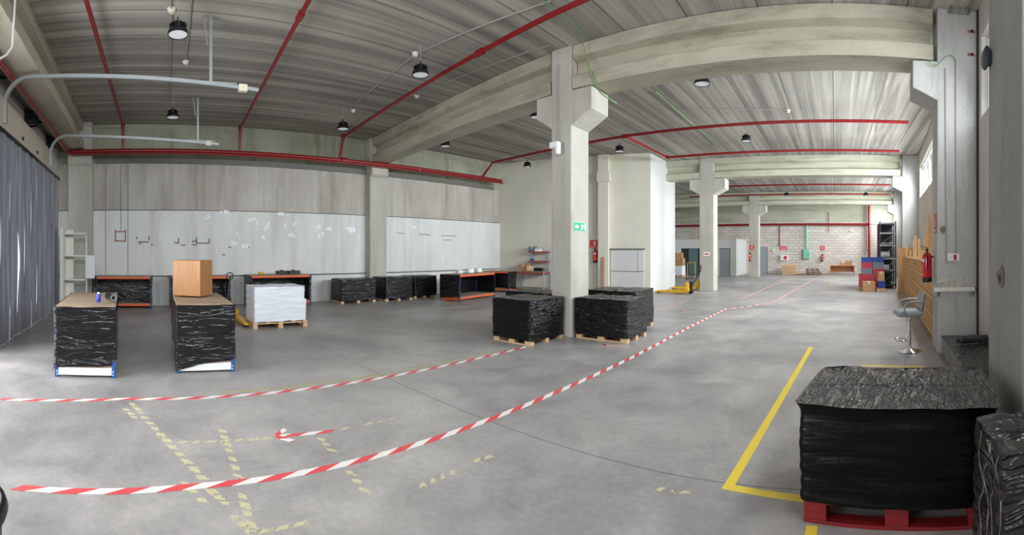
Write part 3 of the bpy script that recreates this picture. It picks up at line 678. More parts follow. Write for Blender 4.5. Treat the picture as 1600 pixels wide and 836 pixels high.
def cable(pts, r, label, sub=6):
    P = [Vector(p) for p in pts]; out = []
    for i in range(len(P) - 1):
        a, b_, c, d = P[max(i - 1, 0)], P[i], P[i + 1], P[min(i + 2, len(P) - 1)]
        for k in range(sub):
            t = k / sub; out.append(.5 * ((2 * b_) + (c - a) * t + (2 * a - 5 * b_ + 4 * c - d) * t * t + (3 * b_ - a - 3 * c + d) * t ** 3))
    out.append(P[-1])
    return tag(MB().tube(out, r, 8).build('cable', 'cable_green', smooth=True), label, 'cable')
cable([up(848, 2, CZ - .06), up(880, 24, CZ - .06), up(900, 42, CZ - .10), at(911, 68, 8.1), at(918, 96, 8.18), at(928, 128, 8.12), at(940, 146, 8.0), at(964, 162, 8.2)], .013, 'green cable slung down past the nearest column head')
cable([up(1024, 142, CZ - .03), up(1050, 166, CZ - .018), up(1075, 188, CZ - .018), up(1100, 208, CZ - .018), up(1120, 228, CZ - .018)], .013, 'green cable stapled along the ceiling right of nearest column')

# ---------------------------------------------------------------- pallets and film-wrapped loads
def pallet(parent, W, D, mat, h=.144, tb=.022):
    m = MB(); k = 5
    for i in range(k):
        y = -D / 2 + .05 + (D - .1) * i / (k - 1); m.box(-W / 2, W / 2, y - .05, y + .05, h - tb, h)
    for x in (-W / 2 + .07, 0, W / 2 - .07): m.box(x - .07, x + .07, -D / 2, D / 2, h - 2 * tb, h - tb)
    for y in (-D / 2 + .05, 0, D / 2 - .05): m.box(-W / 2, W / 2, y - .05, y + .05, 0, tb)
    o = m.build('pallet', mat, parent, bevel=.003)
    for x in (-W / 2 + .07, 0, W / 2 - .07):
        for y in (-D / 2 + .05, 0, D / 2 - .05):
            MB().box(x - .07, x + .07, y - .05, y + .05, tb, h - 2 * tb).build('block', mat, o, bevel=.003)
    return o
def film_load(W, D, z0, z1, seed, amp=.012, rad=.035, top=True, flare=0.0, droop=0.02, n_v=30, peak=.0):
    """Goods under stretch film: closed skin with rolled corners, creased sides and a slack top."""
    P = []; hw, hd = W / 2 - rad, D / 2 - rad; step = .035
    def seg(a, b_):
        n = max(2, int((Vector(b_) - Vector(a)).length / step)); return [tuple(Vector(a).lerp(Vector(b_), i / n)) for i in range(n)]
    for (a, b_, c, a0) in (((-hw, -hd - rad), (hw, -hd - rad), (hw, -hd), -PI / 2), ((hw + rad, -hd), (hw + rad, hd), (hw, hd), 0), ((hw, hd + rad), (-hw, hd + rad), (-hw, hd), PI / 2), ((-hw - rad, hd), (-hw - rad, -hd), (-hw, -hd), PI)):
        P += seg(a, b_); P += [(c[0] + rad * math.cos(a0 + PI / 2 * k / 3), c[1] + rad * math.sin(a0 + PI / 2 * k / 3)) for k in range(3)]
    n = len(P); vs = []; sd = Vector((seed * 3.7, seed * 1.3, seed * .7))
    for r in range(n_v + 1):
        v = r / n_v; z = z0 + (z1 - z0) * v
        for i, (x, y) in enumerate(P):
            a = Vector((x, y)); nn = a.normalized()
            q = Vector((x * 3, y * 3, z * 16 + x * 1.5)) + sd
            dsp = amp * noise.noise(q) + amp * 1.4 * noise.noise(Vector((x * 1.6, y * 1.6, z * 2.2)) + sd) + flare * max(0, v - .93) / .07
            zz_ = z + (.012 * noise.noise(Vector((x * 6, y * 6, 1)) + sd) if r in (0, n_v) else 0)
            vs.append((x + nn.x * dsp, y + nn.y * dsp, zz_))
    fs = [(r * n + i, r * n + (i + 1) % n, (r + 1) * n + (i + 1) % n, (r + 1) * n + i) for r in range(n_v) for i in range(n)]
    m = MB().add(vs, fs, 0)
    last = [Vector(v) for v in vs[-n:]]; rings = 16; tv = []
    for k in range(rings + 1):
        s = 1 - k / rings
        for p in last:
            x, y = p.x * s, p.y * s
            ang = math.atan2(y / D, x / W)
            z = p.z * s * s + z1 * (1 - s * s) + amp * 1.3 * noise.noise(Vector((x * 5 + 3 * math.sin(ang * 2), y * 5, seed))) * (1 - abs(2 * s - 1) ** 3 * .4) - droop * (1 - s) + peak * (1 - s)
            tv.append((x, y, z))
    m.add(tv, [(k * n + i, k * n + (i + 1) % n, (k + 1) * n + (i + 1) % n, (k + 1) * n + i) for k in range(rings) for i in range(n)], 1)
    m.add(vs[:n], [tuple(range(n))[::-1]], 0)
    return m
def wrapped_pallet(c, rot, W, D, z1, seed, label, group, wood_='pale_wood', mats=('film_dark', 'film_top'), amp=.012, z0=.085, **kw):
    t = thing('wrapped_pallet', (c[0], c[1], 0), rot, label, 'pallet', group)
    pallet(t, W - .02, D - .02, wood_)
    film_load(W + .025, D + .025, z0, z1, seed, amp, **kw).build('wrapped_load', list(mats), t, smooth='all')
    return t
g = 'film-wrapped pallets around the nearest column'
wrapped_pallet((-5.36, 6.44), 0, .92, 1.0, .80, 1, 'black film-wrapped pallet at the column foot, nearest the tape', g)
wrapped_pallet((-4.16, 7.50), 0, 1.12, .85, .78, 2, 'black film-wrapped pallet right of the nearest column', g)
wrapped_pallet((-5.92, 7.42), 0, 1.15, .78, .82, 3, 'black film-wrapped pallet left of the nearest column, mostly hidden', g)
wrapped_pallet((-4.55, 8.62), .05, 1.15, 1.0, .84, 4, 'black film-wrapped pallet behind the nearest column, only its top showing', g)
g = 'film-wrapped pallets along the back wall'
wrapped_pallet((-12.98, 6.76), 0, .75, 1.28, .78, 5, 'film-wrapped pallet on the left of the back wall pilaster', g)
wrapped_pallet((-12.92, 8.28), .0, .8, 1.1, .80, 6, 'film-wrapped pallet standing before the back wall pilaster', g)
wrapped_pallet((-13.1, 9.52), .0, .8, 1.0, .80, 7, 'film-wrapped pallet right of the pilaster, farther from the corner pillar', g)
g = 'film-wrapped stacks beside the window wall'
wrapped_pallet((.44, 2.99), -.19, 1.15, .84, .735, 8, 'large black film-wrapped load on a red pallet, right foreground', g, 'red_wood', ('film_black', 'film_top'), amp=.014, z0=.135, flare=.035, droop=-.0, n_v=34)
t = thing('wrapped_stack', (1.2, 2.06, 0), -.05, 'grey film-wrapped stack cut off at the lower right corner', 'stack', g)
film_load(.90, .50, .0, .74, 9, .02, droop=0, rad=.02).build('wrapped_load', ['film_h', 'film_h'], t, smooth='all')
for k in range(4):
    m = MB().tube([(-.463 - .006 * math.sin(i * .9 + k), -.22 + .10 * k + .035 * math.sin(i * .55 + k * 2), .73 - .72 * i / 24) for i in range(25)], [.0025 + .0025 * abs(math.sin(i * .7 + k)) for i in range(25)], 6); m.build('film_fold', 'film_v', t, smooth='all')
t = thing('wrapped_stack', wl(-.32, 6.02), WA, 'low film-wrapped stack on the floor between the two nearest wall pillars', 'stack', g)
film_load(.62, 1.72, .0, .30, 10, .012, droop=0).build('wrapped_load', ['film_v', 'film_top'], t, smooth='all')
m = MB().tube([(-.12, -.05, .0), (.27, .0, .0)], .055, 16); m.tube([(-.20, -.06, .0), (-.12, -.05, .0)], [.035, .05], 16)
tag(m.build('film_roll', 'film_h', loc=wl(-.30, 6.25, .362), rot=WA, smooth=True), 'shiny black roll of film lying on the low wrapped stack', 'roll')

# white paper load
t = thing('paper_pallet', (-9.52, 2.98, 0), 0, 'white wrapped paper stack on a pallet between the tables', 'pallet')
pallet(t, .8, 1.24, 'pale_wood')
m = film_load(.80, 1.20, .15, .62, 11, .012, n_v=26); m.build('wrapped_load', ['paper', 'paper'], t, smooth='all')
m = film_load(.79, 1.17, .615, .90, 12, .012, n_v=18); m.build('wrapped_load', ['paper', 'paper'], t, loc=(0, -.02, 0), smooth='all')

# ---------------------------------------------------------------- workbenches
def film_sheet(path, ztop, seed, amp=.01, n_v=26):
    """path: (x, y, lowest z) round the frame; a drawn sheet from ztop down to that edge."""
    pts = []; path = [tuple(p) + (0,) * (4 - len(p)) for p in path]
    for a, b_ in zip(path[:-1], path[1:]):
        n = max(2, int(math.hypot(b_[0] - a[0], b_[1] - a[1]) / .04))
        pts += [tuple(a[k] + (b_[k] - a[k]) * i / n for k in range(4)) for i in range(n)]
    pts.append(path[-1]); n = len(pts); vs = []; cx = sum(p[0] for p in pts) / n; cy_ = sum(p[1] for p in pts) / n
    for r in range(n_v + 1):
        v = r / n_v
        for i, (x, y, zl, zt_) in enumerate(pts):
            z = zl + (ztop + zt_ - zl) * v + .008 * noise.noise(Vector((i * .3, seed, r * .1)))
            nn = Vector((x - cx, y - cy_)).normalized(); d = amp * (noise.noise(Vector((x * 2.5 + seed, y * 2.5, z * 14 + (x + y) * 3))) + .6 * noise.noise(Vector((x * 9, y * 9, z * 5 + seed)))) - .02 * math.sin(PI * v) * (1 if amp > .0 else 0)
            vs.append((x + nn.x * (d + .012), y + nn.y * (d + .012), z))
    k = len(vs); inner = [(x - .004 * (1 if x > cx else -1), y - .004 * (1 if y > cy_ else -1), z) for x, y, z in vs]
    fs = []
    for r in range(n_v):
        for i in range(n - 1):
            q = (r * n + i, r * n + i + 1, (r + 1) * n + i + 1, (r + 1) * n + i); fs += [q, tuple(j + k for j in q[::-1])]
    return MB().add(vs + inner, fs)
def bench(loc, rot, L, Wd, Ht, label, group, long_='orange', short='white', post='blue', film=None, seed=1, zb=.13, bottom=True, wrapname='film_wrap'):
    """Local x along the length, front long side at +y... short end at +x."""
    t = thing('workbench', (loc[0], loc[1], 0), rot, label, 'workbench', group)
    hx, hy = L / 2, Wd / 2
    for sx in (-1, 1):
        for sy in (-1, 1):
            m = MB().box(min(sx * hx, sx * (hx - .045)), max(sx * hx, sx * (hx - .045)), min(sy * hy, sy * (hy - .004)), max(sy * hy, sy * (hy - .004)), 0, Ht - .02)
            m.box(min(sx * hx, sx * (hx - .004)), max(sx * hx, sx * (hx - .004)), min(sy * hy, sy * (hy - .045)), max(sy * hy, sy * (hy - .045)), 0, Ht - .02)
            m.box(min(sx * hx, sx * (hx - .06)), max(sx * hx, sx * (hx - .06)), min(sy * hy, sy * (hy - .06)), max(sy * hy, sy * (hy - .06)), 0, .008)
            for k in range(6):
                for dz in (.04, .08): m.box(min(sx * (hx + .001), sx * (hx - .001)), max(sx * (hx + .001), sx * (hx - .001)), sy * (hy - .03) - .006, sy * (hy - .03) + .006, dz - .01, dz + .01, 1)
                break
            m.build('post', [post, 'white'], t)
    for z in ((Ht - .02, zb) if bottom else (Ht - .02,)):
        for sy in (-1, 1): MB().box(-hx + .047, hx - .047, sy * (hy - .02) - .018, sy * (hy - .02) + .018, z - .06, z).build('long_beam', long_, t, bevel=.004)
        for sx in (-1, 1): MB().box(sx * (hx - .02) - .018, sx * (hx - .02) + .018, -hy + .047, hy - .047, z - (.06 if z > .5 else .10), z).build('end_beam', short, t, bevel=.004)
        MB().box(-hx + .01, hx - .01, -hy + .01, hy - .01, z, z + .02).build('board', 'chip', t, bevel=.002)
    if film: film_sheet(film, Ht - .01, seed).build(wrapname, 'film', t, smooth='all')
    return t
g = 'wrapped workbenches in the left foreground'
L, W = 1.95, .80
e = .012
bench((-6.73, -.78), .04, L, W, .94, 'chipboard-topped workbench wrapped in black film, left foreground by the curtain', g, 'offwhite', 'white', film=[(-L / 2, W / 2 + e, .2), (-L / 2 - e, W / 2, .1), (-L / 2 - e, -W / 2, .1), (-L / 2, -W / 2 - e, .06), (L / 2, -W / 2 - e, .10), (L / 2 + e, -W / 2, .14), (L / 2 + e, W / 2 - .15, .16), (L / 2 + e, W / 2, .24), (L / 2, W / 2 + e, .26, -.06), (0, W / 2 + e, .30, -.075), (-L / 2, W / 2 + e, .22, -.075)], seed=21)
L = 1.65; W = .80
bench((-6.80, .90), -.03, L, W, .94, 'black-wrapped workbench carrying the wooden cabinet', g, 'offwhite', 'white', film=[(-L / 2, W / 2 + e, .2), (-L / 2 - e, W / 2, .1), (-L / 2 - e, -W / 2, .45), (-L / 2, -W / 2 - e, .48), (0, -W / 2 - e, .40), (L / 2, -W / 2 - e, .05), (L / 2 + e, -W / 2, .035), (L / 2 + e, -.1, .12), (L / 2 + e, W / 2, .19), (L / 2, W / 2 + e, .2), (-L / 2, W / 2 + e, .16)], seed=22)
g = 'orange-railed workbenches along the back wall'
def back_bench(c, rot, L, W, Ht, label, seed):
    # front long side is local -y
    return bench(c, rot, L, W, Ht, label, g, 'orange', 'orange', 'blue_dark', film=[(L / 2 - .06, -W / 2 - .004, .20, -.06), (L / 2, -W / 2 - .004, .16, -.06), (L / 2 + e, -W / 2 + .03, .16), (L / 2 + e, W / 2 - .02, .1), (L / 2, W / 2 + e - .02, .1), (-L / 2, W / 2 + e - .02, .1), (-L / 2 - e, W / 2 - .02, .1), (-L / 2 - e, -W / 2 + .03, .16), (-L / 2, -W / 2 - .004, .16, -.06), (-L / 2 + .06, -W / 2 - .004, .20, -.06)], seed=seed)
back_bench((-13.28, -.53), PI / 2, 1.66, .72, .94, 'orange-railed workbench against the back wall, behind the left foreground bench', 23)
back_bench((-13.28, 1.75), PI / 2, 1.78, .72, .94, 'orange-railed workbench partly hidden behind the wooden cabinet', 24)
back_bench((-13.2, 4.20), PI / 2, 1.95, .80, .95, 'orange-railed workbench behind the white paper stack', 25)
back_bench((-11.62, 10.62), PI / 2 + .19, 2.15, .86, .90, 'orange-railed workbench standing out from the wall, rolls on top', 26)
back_bench((-12.82, 13.50), PA, 1.2, .70, .86, 'orange-railed workbench in the corner by the cream partition', 27)

# beech cabinet on the second bench
c = Vector((-6.74, .90, 0)); a = math.radians(34); du = Vector((-math.sin(a), -math.cos(a), 0)); dv = Vector((-math.cos(a), math.sin(a), 0)); ctr = c + du * .245 + dv * .225
t = thing('wooden_cabinet', (ctr.x, ctr.y, .962), math.atan2(-du.y, -du.x), 'beech veneer cabinet standing on the wrapped workbench', 'cabinet')
# local x: along the front (towards the near corner), local y: ... front faces -y
m = MB().box(-.245, .245, -.20, .225, 0, .02).box(-.245, .245, -.20, .225, .535, .56).box(-.245, -.225, -.20, .225, .02, .535).box(.225, .245, -.20, .225, .02, .535).box(-.225, .225, .205, .225, .02, .535)
m.build('body', 'beech', t, bevel=.003)
MB().box(-.243, .243, -.222, -.203, .004, .555).build('door', 'beech', t, bevel=.003)
for z in (.1, .42): MB().box(-.25, -.244, -.19, -.17, z, z + .04).build('hinge', 'galv', t)

# small things on the left bench
p = fl(154, 472, .962)
t = thing('spray_can', p, 0, 'small blue can standing on the left wrapped workbench', 'can')
MB().lathe([(.03, 0), (.032, .005), (.032, .10), (.022, .115)], n=18).build('body', 'bottle_blue', t, smooth=True)
MB().lathe([(.018, .115), (.018, .135), (.0, .138)], n=14).build('cap', 'white', t, smooth=True)
p = fl(170, 471, .962)
m = MB(); n = 20
for (r0, r1, mm) in ((.052, .048, 0),):
    for k in range(n):
        a0, a1 = 2 * PI * k / n, 2 * PI * (k + 1) / n
        f = lambda a, r, x: (x, r * math.cos(a), r * math.sin(a) + .052)
        m.add([f(a0, .05, -.14), f(a1, .05, -.14), f(a1, .05, .14), f(a0, .05, .14)], [(0, 1, 2, 3)], 0)
        m.add([f(a0, .024, -.14), f(a1, .024, -.14), f(a1, .024, .14), f(a0, .024, .14)], [(3, 2, 1, 0)], 1)
        for x in (-.14, .14): m.add([f(a0, .024, x), f(a1, .024, x), f(a1, .05, x), f(a0, .05, x)], [(0, 1, 2, 3)], 1 if True else 0)
tag(m.build('tape_roll', ['blackm', 'grey_pl'], loc=(p.x - .1, p.y + .02, .962), rot=.35, smooth=True), 'roll of black film lying beside the blue can', 'roll')

# items on the back benches
def roll(x, y, z, r, h, mat, label, group=None, lying=False):
    m = MB().lathe([(r * .35, 0), (r, 0), (r, h), (r * .35, h), (r * .35, h * .1)], n=20)
    return tag(m.build('film_roll', mat, loc=(x, y, z), smooth=True), label, 'roll', group)
roll(-11.42, 10.0, .922, .12, .11, 'offwhite', 'white roll nearest the left end of the standing-out orange bench', 'white rolls on the orange bench')
roll(-11.55, 10.62, .922, .15, .14, 'white', 'white roll in the middle of the standing-out orange bench', 'white rolls on the orange bench')
roll(-11.72, 11.2, .922, .13, .14, 'white', 'white roll nearest the right end of the standing-out orange bench', 'white rolls on the orange bench')
p = Vector((-13.05, 3.62, .972)); tag(MB().cushion(-.07, .07, -.08, .08, 0, .07, .025).build('sponge', 'yellow', loc=p), 'small yellow block on the bench behind the paper stack', 'block')
for k, (y, w_, lab) in enumerate(((4.28, .16, 'black box on the bench behind the paper stack, nearer the pallet truck'), (4.66, .20, 'longer black box on the bench behind the paper stack'))):
    t = MB().box(-.12, .12, -w_, w_, 0, .10).box(-.05, .05, -.04, .04, .10, .125); tag(t.build('tool_case', 'black', loc=(-13.05, y, .972), rot=.1, bevel=.01), lab, 'case')

# pale blue bench with red-brown shelves by the partition
sL = px_on_partition(817); sR = px_on_partition(861)
c = onp((sL + sR) / 2, .42); Lb = sR - sL
t = bench((c.x, c.y), PA, Lb, .75, .84, 'workbench with pale blue legs and red-brown shelves against partition', None, 'redbrown', 'redbrown', 'paleblue', zb=.12)
for x in (-Lb * .10, Lb / 2 - .06): MB().box(x - .03, x + .03, .28, .34, .84, 1.72).build('upright', 'paleblue', t, bevel=.003)
for z in (1.22, 1.62): MB().box(-Lb * .16, Lb / 2, .02, .34, z, z + .055).build('shelf', 'redbrown', t, bevel=.004)
def wpt(t, x, y, z): return t.matrix_basis @ Vector((x, y, z))
bq = Matrix.Rotation(PA, 3, 'Z')
def on_bench(x, y, z): return Vector((c.x, c.y, 0)) + bq @ Vector((x, y, z))
def carton(loc, rot, w_, d_, h_, label, group=None, mat='card', tape=True):
    t = thing('cardboard_box', loc, rot, label, 'box', group)
    MB().box(-w_ / 2, w_ / 2, -d_ / 2, d_ / 2, 0, h_).build('body', mat, t, bevel=.004)
    if tape: MB().box(-.025, .025, -d_ / 2 - .002, d_ / 2 + .002, h_ - .10, h_ + .002).build('tape_strip', 'offwhite', t)
    return t
carton(on_bench(-Lb * .28, .0, .862), PA, .42, .35, .28, 'brown carton on the pale blue bench, left end')
carton(on_bench(-Lb * .05, -.08, .862), PA + .2, .30, .28, .2, 'pale open carton in the middle of the pale blue bench', mat='pale_wood')
tag(MB().cushion(-.2, .2, -.12, .12, 0, .13, .05).build('tool_bag', 'blackm', loc=on_bench(Lb * .22, -.05, .862), rot=PA, smooth=True), 'dark bag on the right of the pale blue bench', 'bag')
carton(on_bench(-Lb * .06, .16, 1.675), PA, .3, .22, .22, 'dark box on top of the red-brown shelves', mat='grey_pl')
carton(on_bench(Lb * .13, .16, 1.675), PA, .28, .2, .12, 'white box on top of the red-brown shelves', mat='white')
tag(MB().lathe([(.0, 0), (.07, 0), (.08, .10), (.0, .10)], n=16).build('tape_roll', 'blue_pl', loc=on_bench(-Lb * .08, .16, 1.275), smooth=True), 'small blue roll on the lower red-brown shelf', 'roll')

# white shelving in the left corner
t = thing('shelf_unit', (-12.45, -1.86, 0), 0, 'white open shelving leaning in the corner beside the curtain', 'shelf')
MB().box(-.2, .25, -.36, -.32, 0, 2.32).build('side_panel', 'offwhite', t, bevel=.003)
MB().box(-.22, -.20, -.36, -.10, 0, 2.30).build('back_panel', 'offwhite', t)
MB().box(.20, .26, -.42, -.36, 0, 2.34).build('post', 'white', t, bevel=.003)
for z in (.30, .86, 1.53, 2.15): MB().box(-.18, .25, -.32, .30, z, z + .035).build('shelf', 'white', t, bevel=.003)
MB().box(-.2, -.16, .26, .30, 0, 2.18).build('post', 'offwhite', t)
MB().box(.22, .245, .30, .56, .92, 1.56).build('loose_panel', 'white', t, bevel=.003)

# ---------------------------------------------------------------- pallet trucks
def pallet_truck(loc, rot, label, handle_tilt=.15, L=1.1, mat='yellow', dy=0.0):
    """Forks point along +x, steering head and handle at -x."""
    t = thing('pallet_truck', loc, rot, label, 'pallet truck', 'yellow hand pallet trucks')
    for s in (-1, 1):
        y = s * .19; m = MB().prism([(0, y - .08, .05), (0, y + .08, .05), (0, y + .08, .17), (0, y - .08, .17)], [(L, y - .05, .06), (L, y + .05, .06), (L, y + .05, .10), (L, y - .05, .10)])
        f = m.build('fork', mat, t, bevel=.01)
        MB().tube([(L - .15, y - .04, .042), (L - .15, y + .04, .042)], .04, 14).build('roller', 'black', f, smooth=True)
    m = MB().box(-.16, .02, -.27, .27, .10, .22).box(-.12, 0, -.2, .2, .22, .38); m.prism([(-.14, -.27, .22), (.02, -.27, .22), (.0, -.08, .46), (-.1, -.08, .46)], [(-.14, .27, .22), (.02, .27, .22), (.0, .08, .46), (-.1, .08, .46)])
    m.build('head_frame', mat, t, bevel=.012)
    MB().tube([(-.2, 0, .12), (-.2, 0, .5)], .06, 16).build('pump', 'blackm', t, smooth=True)
    for s in (-1, 1): MB().tube([(-.2, s * .04, .09), (-.2, s * .10, .09)], .088, 18).build('wheel', 'black', t, smooth=True)
    d = -handle_tilt
    m = MB().tube([(-.24, 0, .3), (-.24 + d, dy, .94)], .022, 10)
    q = [(-.24 + d + a, dy + b_, z) for a, b_, z in ((0, 0, .94), (0, -.075, 1.0), (0, -.075, 1.11), (0, 0, 1.14), (0, .075, 1.11), (0, .075, 1.0))]
    m.tube(q, .015, 8, closed=True); m.build('handle', 'black', t, smooth=True)
    return t
pallet_truck((-10.45, 2.07, 0), 0, 'yellow pallet truck parked left of the white paper stack', .12, L=1.15, dy=.12)
p = fl(1072, 459); pallet_truck(p, PI + .12, 'yellow pallet truck by the white partition corner, nearer one', .35, L=1.25)
p = fl(1090, 453); pallet_truck(p, PI + .05, 'yellow pallet truck behind the nearer one, close to middle column', .35, L=1.2)

# ---------------------------------------------------------------- things on columns and pillars
def face_plate(parent_name, name, label, cat, loc, normal, w, h, mat, th_=.006):
    """A sign board; local x = its width to the viewer's right, local y into the wall."""
    nrm = Vector(normal).normalized(); rot = math.atan2(nrm.x, -nrm.y)
    t = thing(name, loc, rot, label, cat)
    MB().box(-w / 2, w / 2, -th_, 0, -h / 2, h / 2).build('board', mat, t, bevel=.001)
    return t
def poly(parent, name, pts, mat, y=-.009, th_=.003):
    MB().prism([(x, y, z) for x, z in pts], [(x, y + th_, z) for x, z in pts]).build(name, mat, parent)
# green exit sign on the nearest column
p = Vector((-4.765, 7.31, 2.15))
t = face_plate('c', 'exit_sign', 'green emergency exit sign on the lit side of nearest column', 'sign', p, (1, 0, 0), .46, .17, 'green_sign')
poly(t, 'arrow_symbol', [(-.20, .0), (-.14, .05), (-.14, .02), (-.06, .02), (-.06, -.02), (-.14, -.02), (-.14, -.05)], 'white')
poly(t, 'figure_symbol', [(.0, -.06), (.04, .0), (.03, .03), (.06, .06), (.09, .04), (.12, .02), (.09, .0), (.10, -.06), (.07, -.02), (.03, -.065)], 'white')
poly(t, 'door_symbol', [(.14, -.065), (.20, -.065), (.20, .065), (.14, .065)], 'white')
MB().box(-.235, .235, -.004, .001, -.09, .09).build('border', 'white', t)
# camera-like lamp on the nearest column
t = thing('floodlight', at(880, 232, 8.9) + Vector((0, -.02, 0)), 0, 'small white floodlight bracketed to the nearest column', 'lamp')
t.location = (-5.02, 6.86, 3.66)
MB().box(-.10, .10, -.10, .02, -.02, .10).build('housing', 'white', t, bevel=.015); MB().box(-.02, .02, .02, .14, .02, .06).build('bracket', 'galv', t); MB().lathe([(.05, -.14), (.06, -.02)], (.06, -.03, 0), 14).build('lamp_head', 'white', t, smooth=True)
conduit([(-5.05, 6.985, 5.3), (-5.05, 6.985, 3.78)], .018, 'grey conduit down the face of the nearest column')
t = face_plate('b', 'notice', 'small white notice on the middle column', 'sign', (-5.36, 17.89, 1.57), (0, -1, 0), .26, .16, 'white'); poly(t, 'print', [(-.09, -.03), (.09, -.03), (.09, .03), (-.09, .03)], 'red_sign')

def extinguisher(loc, rot, label, s=1.0):
    """Hangs with its back at local y = 0, front towards -y; origin at its foot."""
    t = thing('fire_extinguisher', loc, rot, label, 'fire extinguisher', 'red fire extinguishers')
    y = -.095
    MB().lathe([(.068, .0), (.074, .012), (.074, .065), (.07, .07)], (0, y, 0), 24).build('foot_ring', 'black', t, smooth=True)
    MB().lathe([(.07, .066), (.0745, .075), (.0745, .37), (.068, .41), (.045, .44), (.022, .45), (.02, .47)], (0, y, 0), 24).build('cylinder_body', 'red', t, smooth=True)
    m = MB()
    for k in range(8):
        a0, a1 = -PI / 2 - .9 + 1.8 * k / 8, -PI / 2 - .9 + 1.8 * (k + 1) / 8; r = .0755
        f = lambda a, z: (r * math.cos(a), y + r * math.sin(a), z)
        m.add([f(a0, .16), f(a1, .16), f(a1, .30), f(a0, .30)], [(0, 1, 2, 3)], 0)
        m.add([f(a0, .31), f(a1, .31), f(a1, .345), f(a0, .345)], [(0, 1, 2, 3)], 1)
        m.add([f(a0, .10), f(a1, .10), f(a1, .15), f(a0, .15)], [(0, 1, 2, 3)], 2)
    m.build('instruction_label', ['red_sign', 'white', 'orange'], t)
    m = MB().tube([(0, y, .46), (0, y, .51)], .02, 12); m.bar((0, y + .02, .515), (0, y - .10, .55), .022, .008); m.bar((0, y + .02, .495), (0, y - .09, .50), .022, .008); m.tube([(-.02, y, .49), (-.045, y, .49)], .016, 10)
    m.build('valve', 'blackm', t, smooth=True)
    MB().tube([(.02, y, .49), (.06, y - .01, .48), (.09, y - .01, .42), (.088, y, .30), (.084, y, .2)], .011, 8).build('hose', 'black', t, smooth=True)
    MB().box(-.012, .012, -.03, .0, .37, .40).build('wall_bracket', 'blackm', t)
    return t
nP = wl(-1, 0) - wl(0, 0); rotP = math.atan2(nP.x, -nP.y)
ex = extinguisher(wl(-.70, 7.34, 1.14), rotP, 'red fire extinguisher on the conduit pillar above the stool')
ex.scale = (1.12,) * 3
def ext_copy(loc, rot, label): return dup(ex, loc, rot, label, 'red fire extinguishers')
s_ = px_on_partition(931); q = onp(s_, .005, 1.22); ext_copy(q, math.atan2(PN.x, -PN.y), 'red fire extinguisher on the cream partition')
ext_copy((-5.62, 28.79, 1.05), 0, 'red fire extinguisher on the farthest column')
ext_copy((onY(1285, FY), FY - .01, .95), 0, 'red fire extinguisher on the block wall right of mint box')
def fire_sign(loc, nrm, w, h, label, text='EXTINTOR'):
    t = face_plate('s', 'fire_sign', label, 'sign', loc, nrm, w, h, 'red_sign')
    k = min(w, h)
    poly(t, 'extinguisher_symbol', [(-.08 * k, -.16 * k), (.10 * k, -.16 * k), (.10 * k, .18 * k), (.05 * k, .26 * k), (.05 * k, .32 * k), (.16 * k, .36 * k), (-.02 * k, .38 * k), (-.16 * k, .14 * k), (-.14 * k, .12 * k), (-.03 * k, .28 * k), (-.03 * k, .24 * k), (-.08 * k, .18 * k)], 'white')
    if text: lettering(t, text, k * .2, (0, -.0075, -h / 2 + .13 * k), (PI / 2, 0, 0), 'white')
    return t
fire_sign(wl(-.682, 7.22, 2.13), nP, .30, .32, 'red fire extinguisher sign on the conduit pillar, high')
fire_sign(onp(s_ - .05, .006, 1.98), PN, .42, .34, 'red sign above the extinguisher on the cream partition')
fire_sign((-5.5, 28.792, 1.95), (0, -1, 0), .3, .3, 'red sign above the extinguisher on the farthest column')
fire_sign((onY(1285, FY), FY - .01, 1.95), (0, -1, 0), .34, .36, 'red sign above the extinguisher on the block wall')
t = face_plate('h', 'fire_sign', 'wide red sign above the hose cabinet on the block wall', 'sign', (onY(1224, FY), FY - .01, 1.93), (0, -1, 0), .62, .30, 'red_sign'); lettering(t, 'MANGUERA', .11, (0, -.0075, .04), (PI / 2, 0, 0), 'white'); poly(t, 'bar_symbol', [(-.22, -.1), (.22, -.1), (.22, -.06), (-.22, -.06)], 'white')
t = thing('hose_cabinet', (onY(1225, FY), FY, 1.02), 0, 'white fire hose cabinet with red reel on the block wall', 'cabinet')
MB().box(-.30, .30, -.18, 0, 0, .42).build('body', 'white', t, bevel=.01); MB().box(.0, .24, -.19, -.17, .08, .34).build('reel_window', 'red', t); MB().box(-.26, -.2, -.2, -.18, .18, .26).build('latch', 'blackm', t)
t = thing('electric_cabinet', (onY(1260, FY), FY, 1.15), 0, 'mint green cabinet below the green pipe on block wall', 'cabinet')
MB().box(-.24, .24, -.2, 0, 0, .72).build('body', 'mint', t, bevel=.012); MB().box(-.2, .2, -.212, -.195, .06, .66).build('door', 'mint', t, bevel=.01); MB().box(.13, .16, -.23, -.21, .3, .42).build('latch', 'blackm', t)
t = thing('junction_box', (onY(1209, FY), FY, 1.78), 0, 'small cream box on the block wall left of the signs', 'box'); MB().box(-.12, .12, -.06, 0, -.12, .12).build('body', 'cream_pl', t, bevel=.01); MB().box(-.1, .1, -.07, -.05, -.1, .1).build('cover', 'offwhite', t, bevel=.01)
t = thing('emergency_light', (onY(1331, FY), FY, 3.25), 0, 'small white fitting high on the block wall', 'lamp'); MB().box(-.16, .16, -.08, 0, -.06, .06).build('housing', 'white', t, bevel=.01); MB().box(-.14, .14, -.1, -.07, -.05, .0).build('diffuser', 'lens', t)

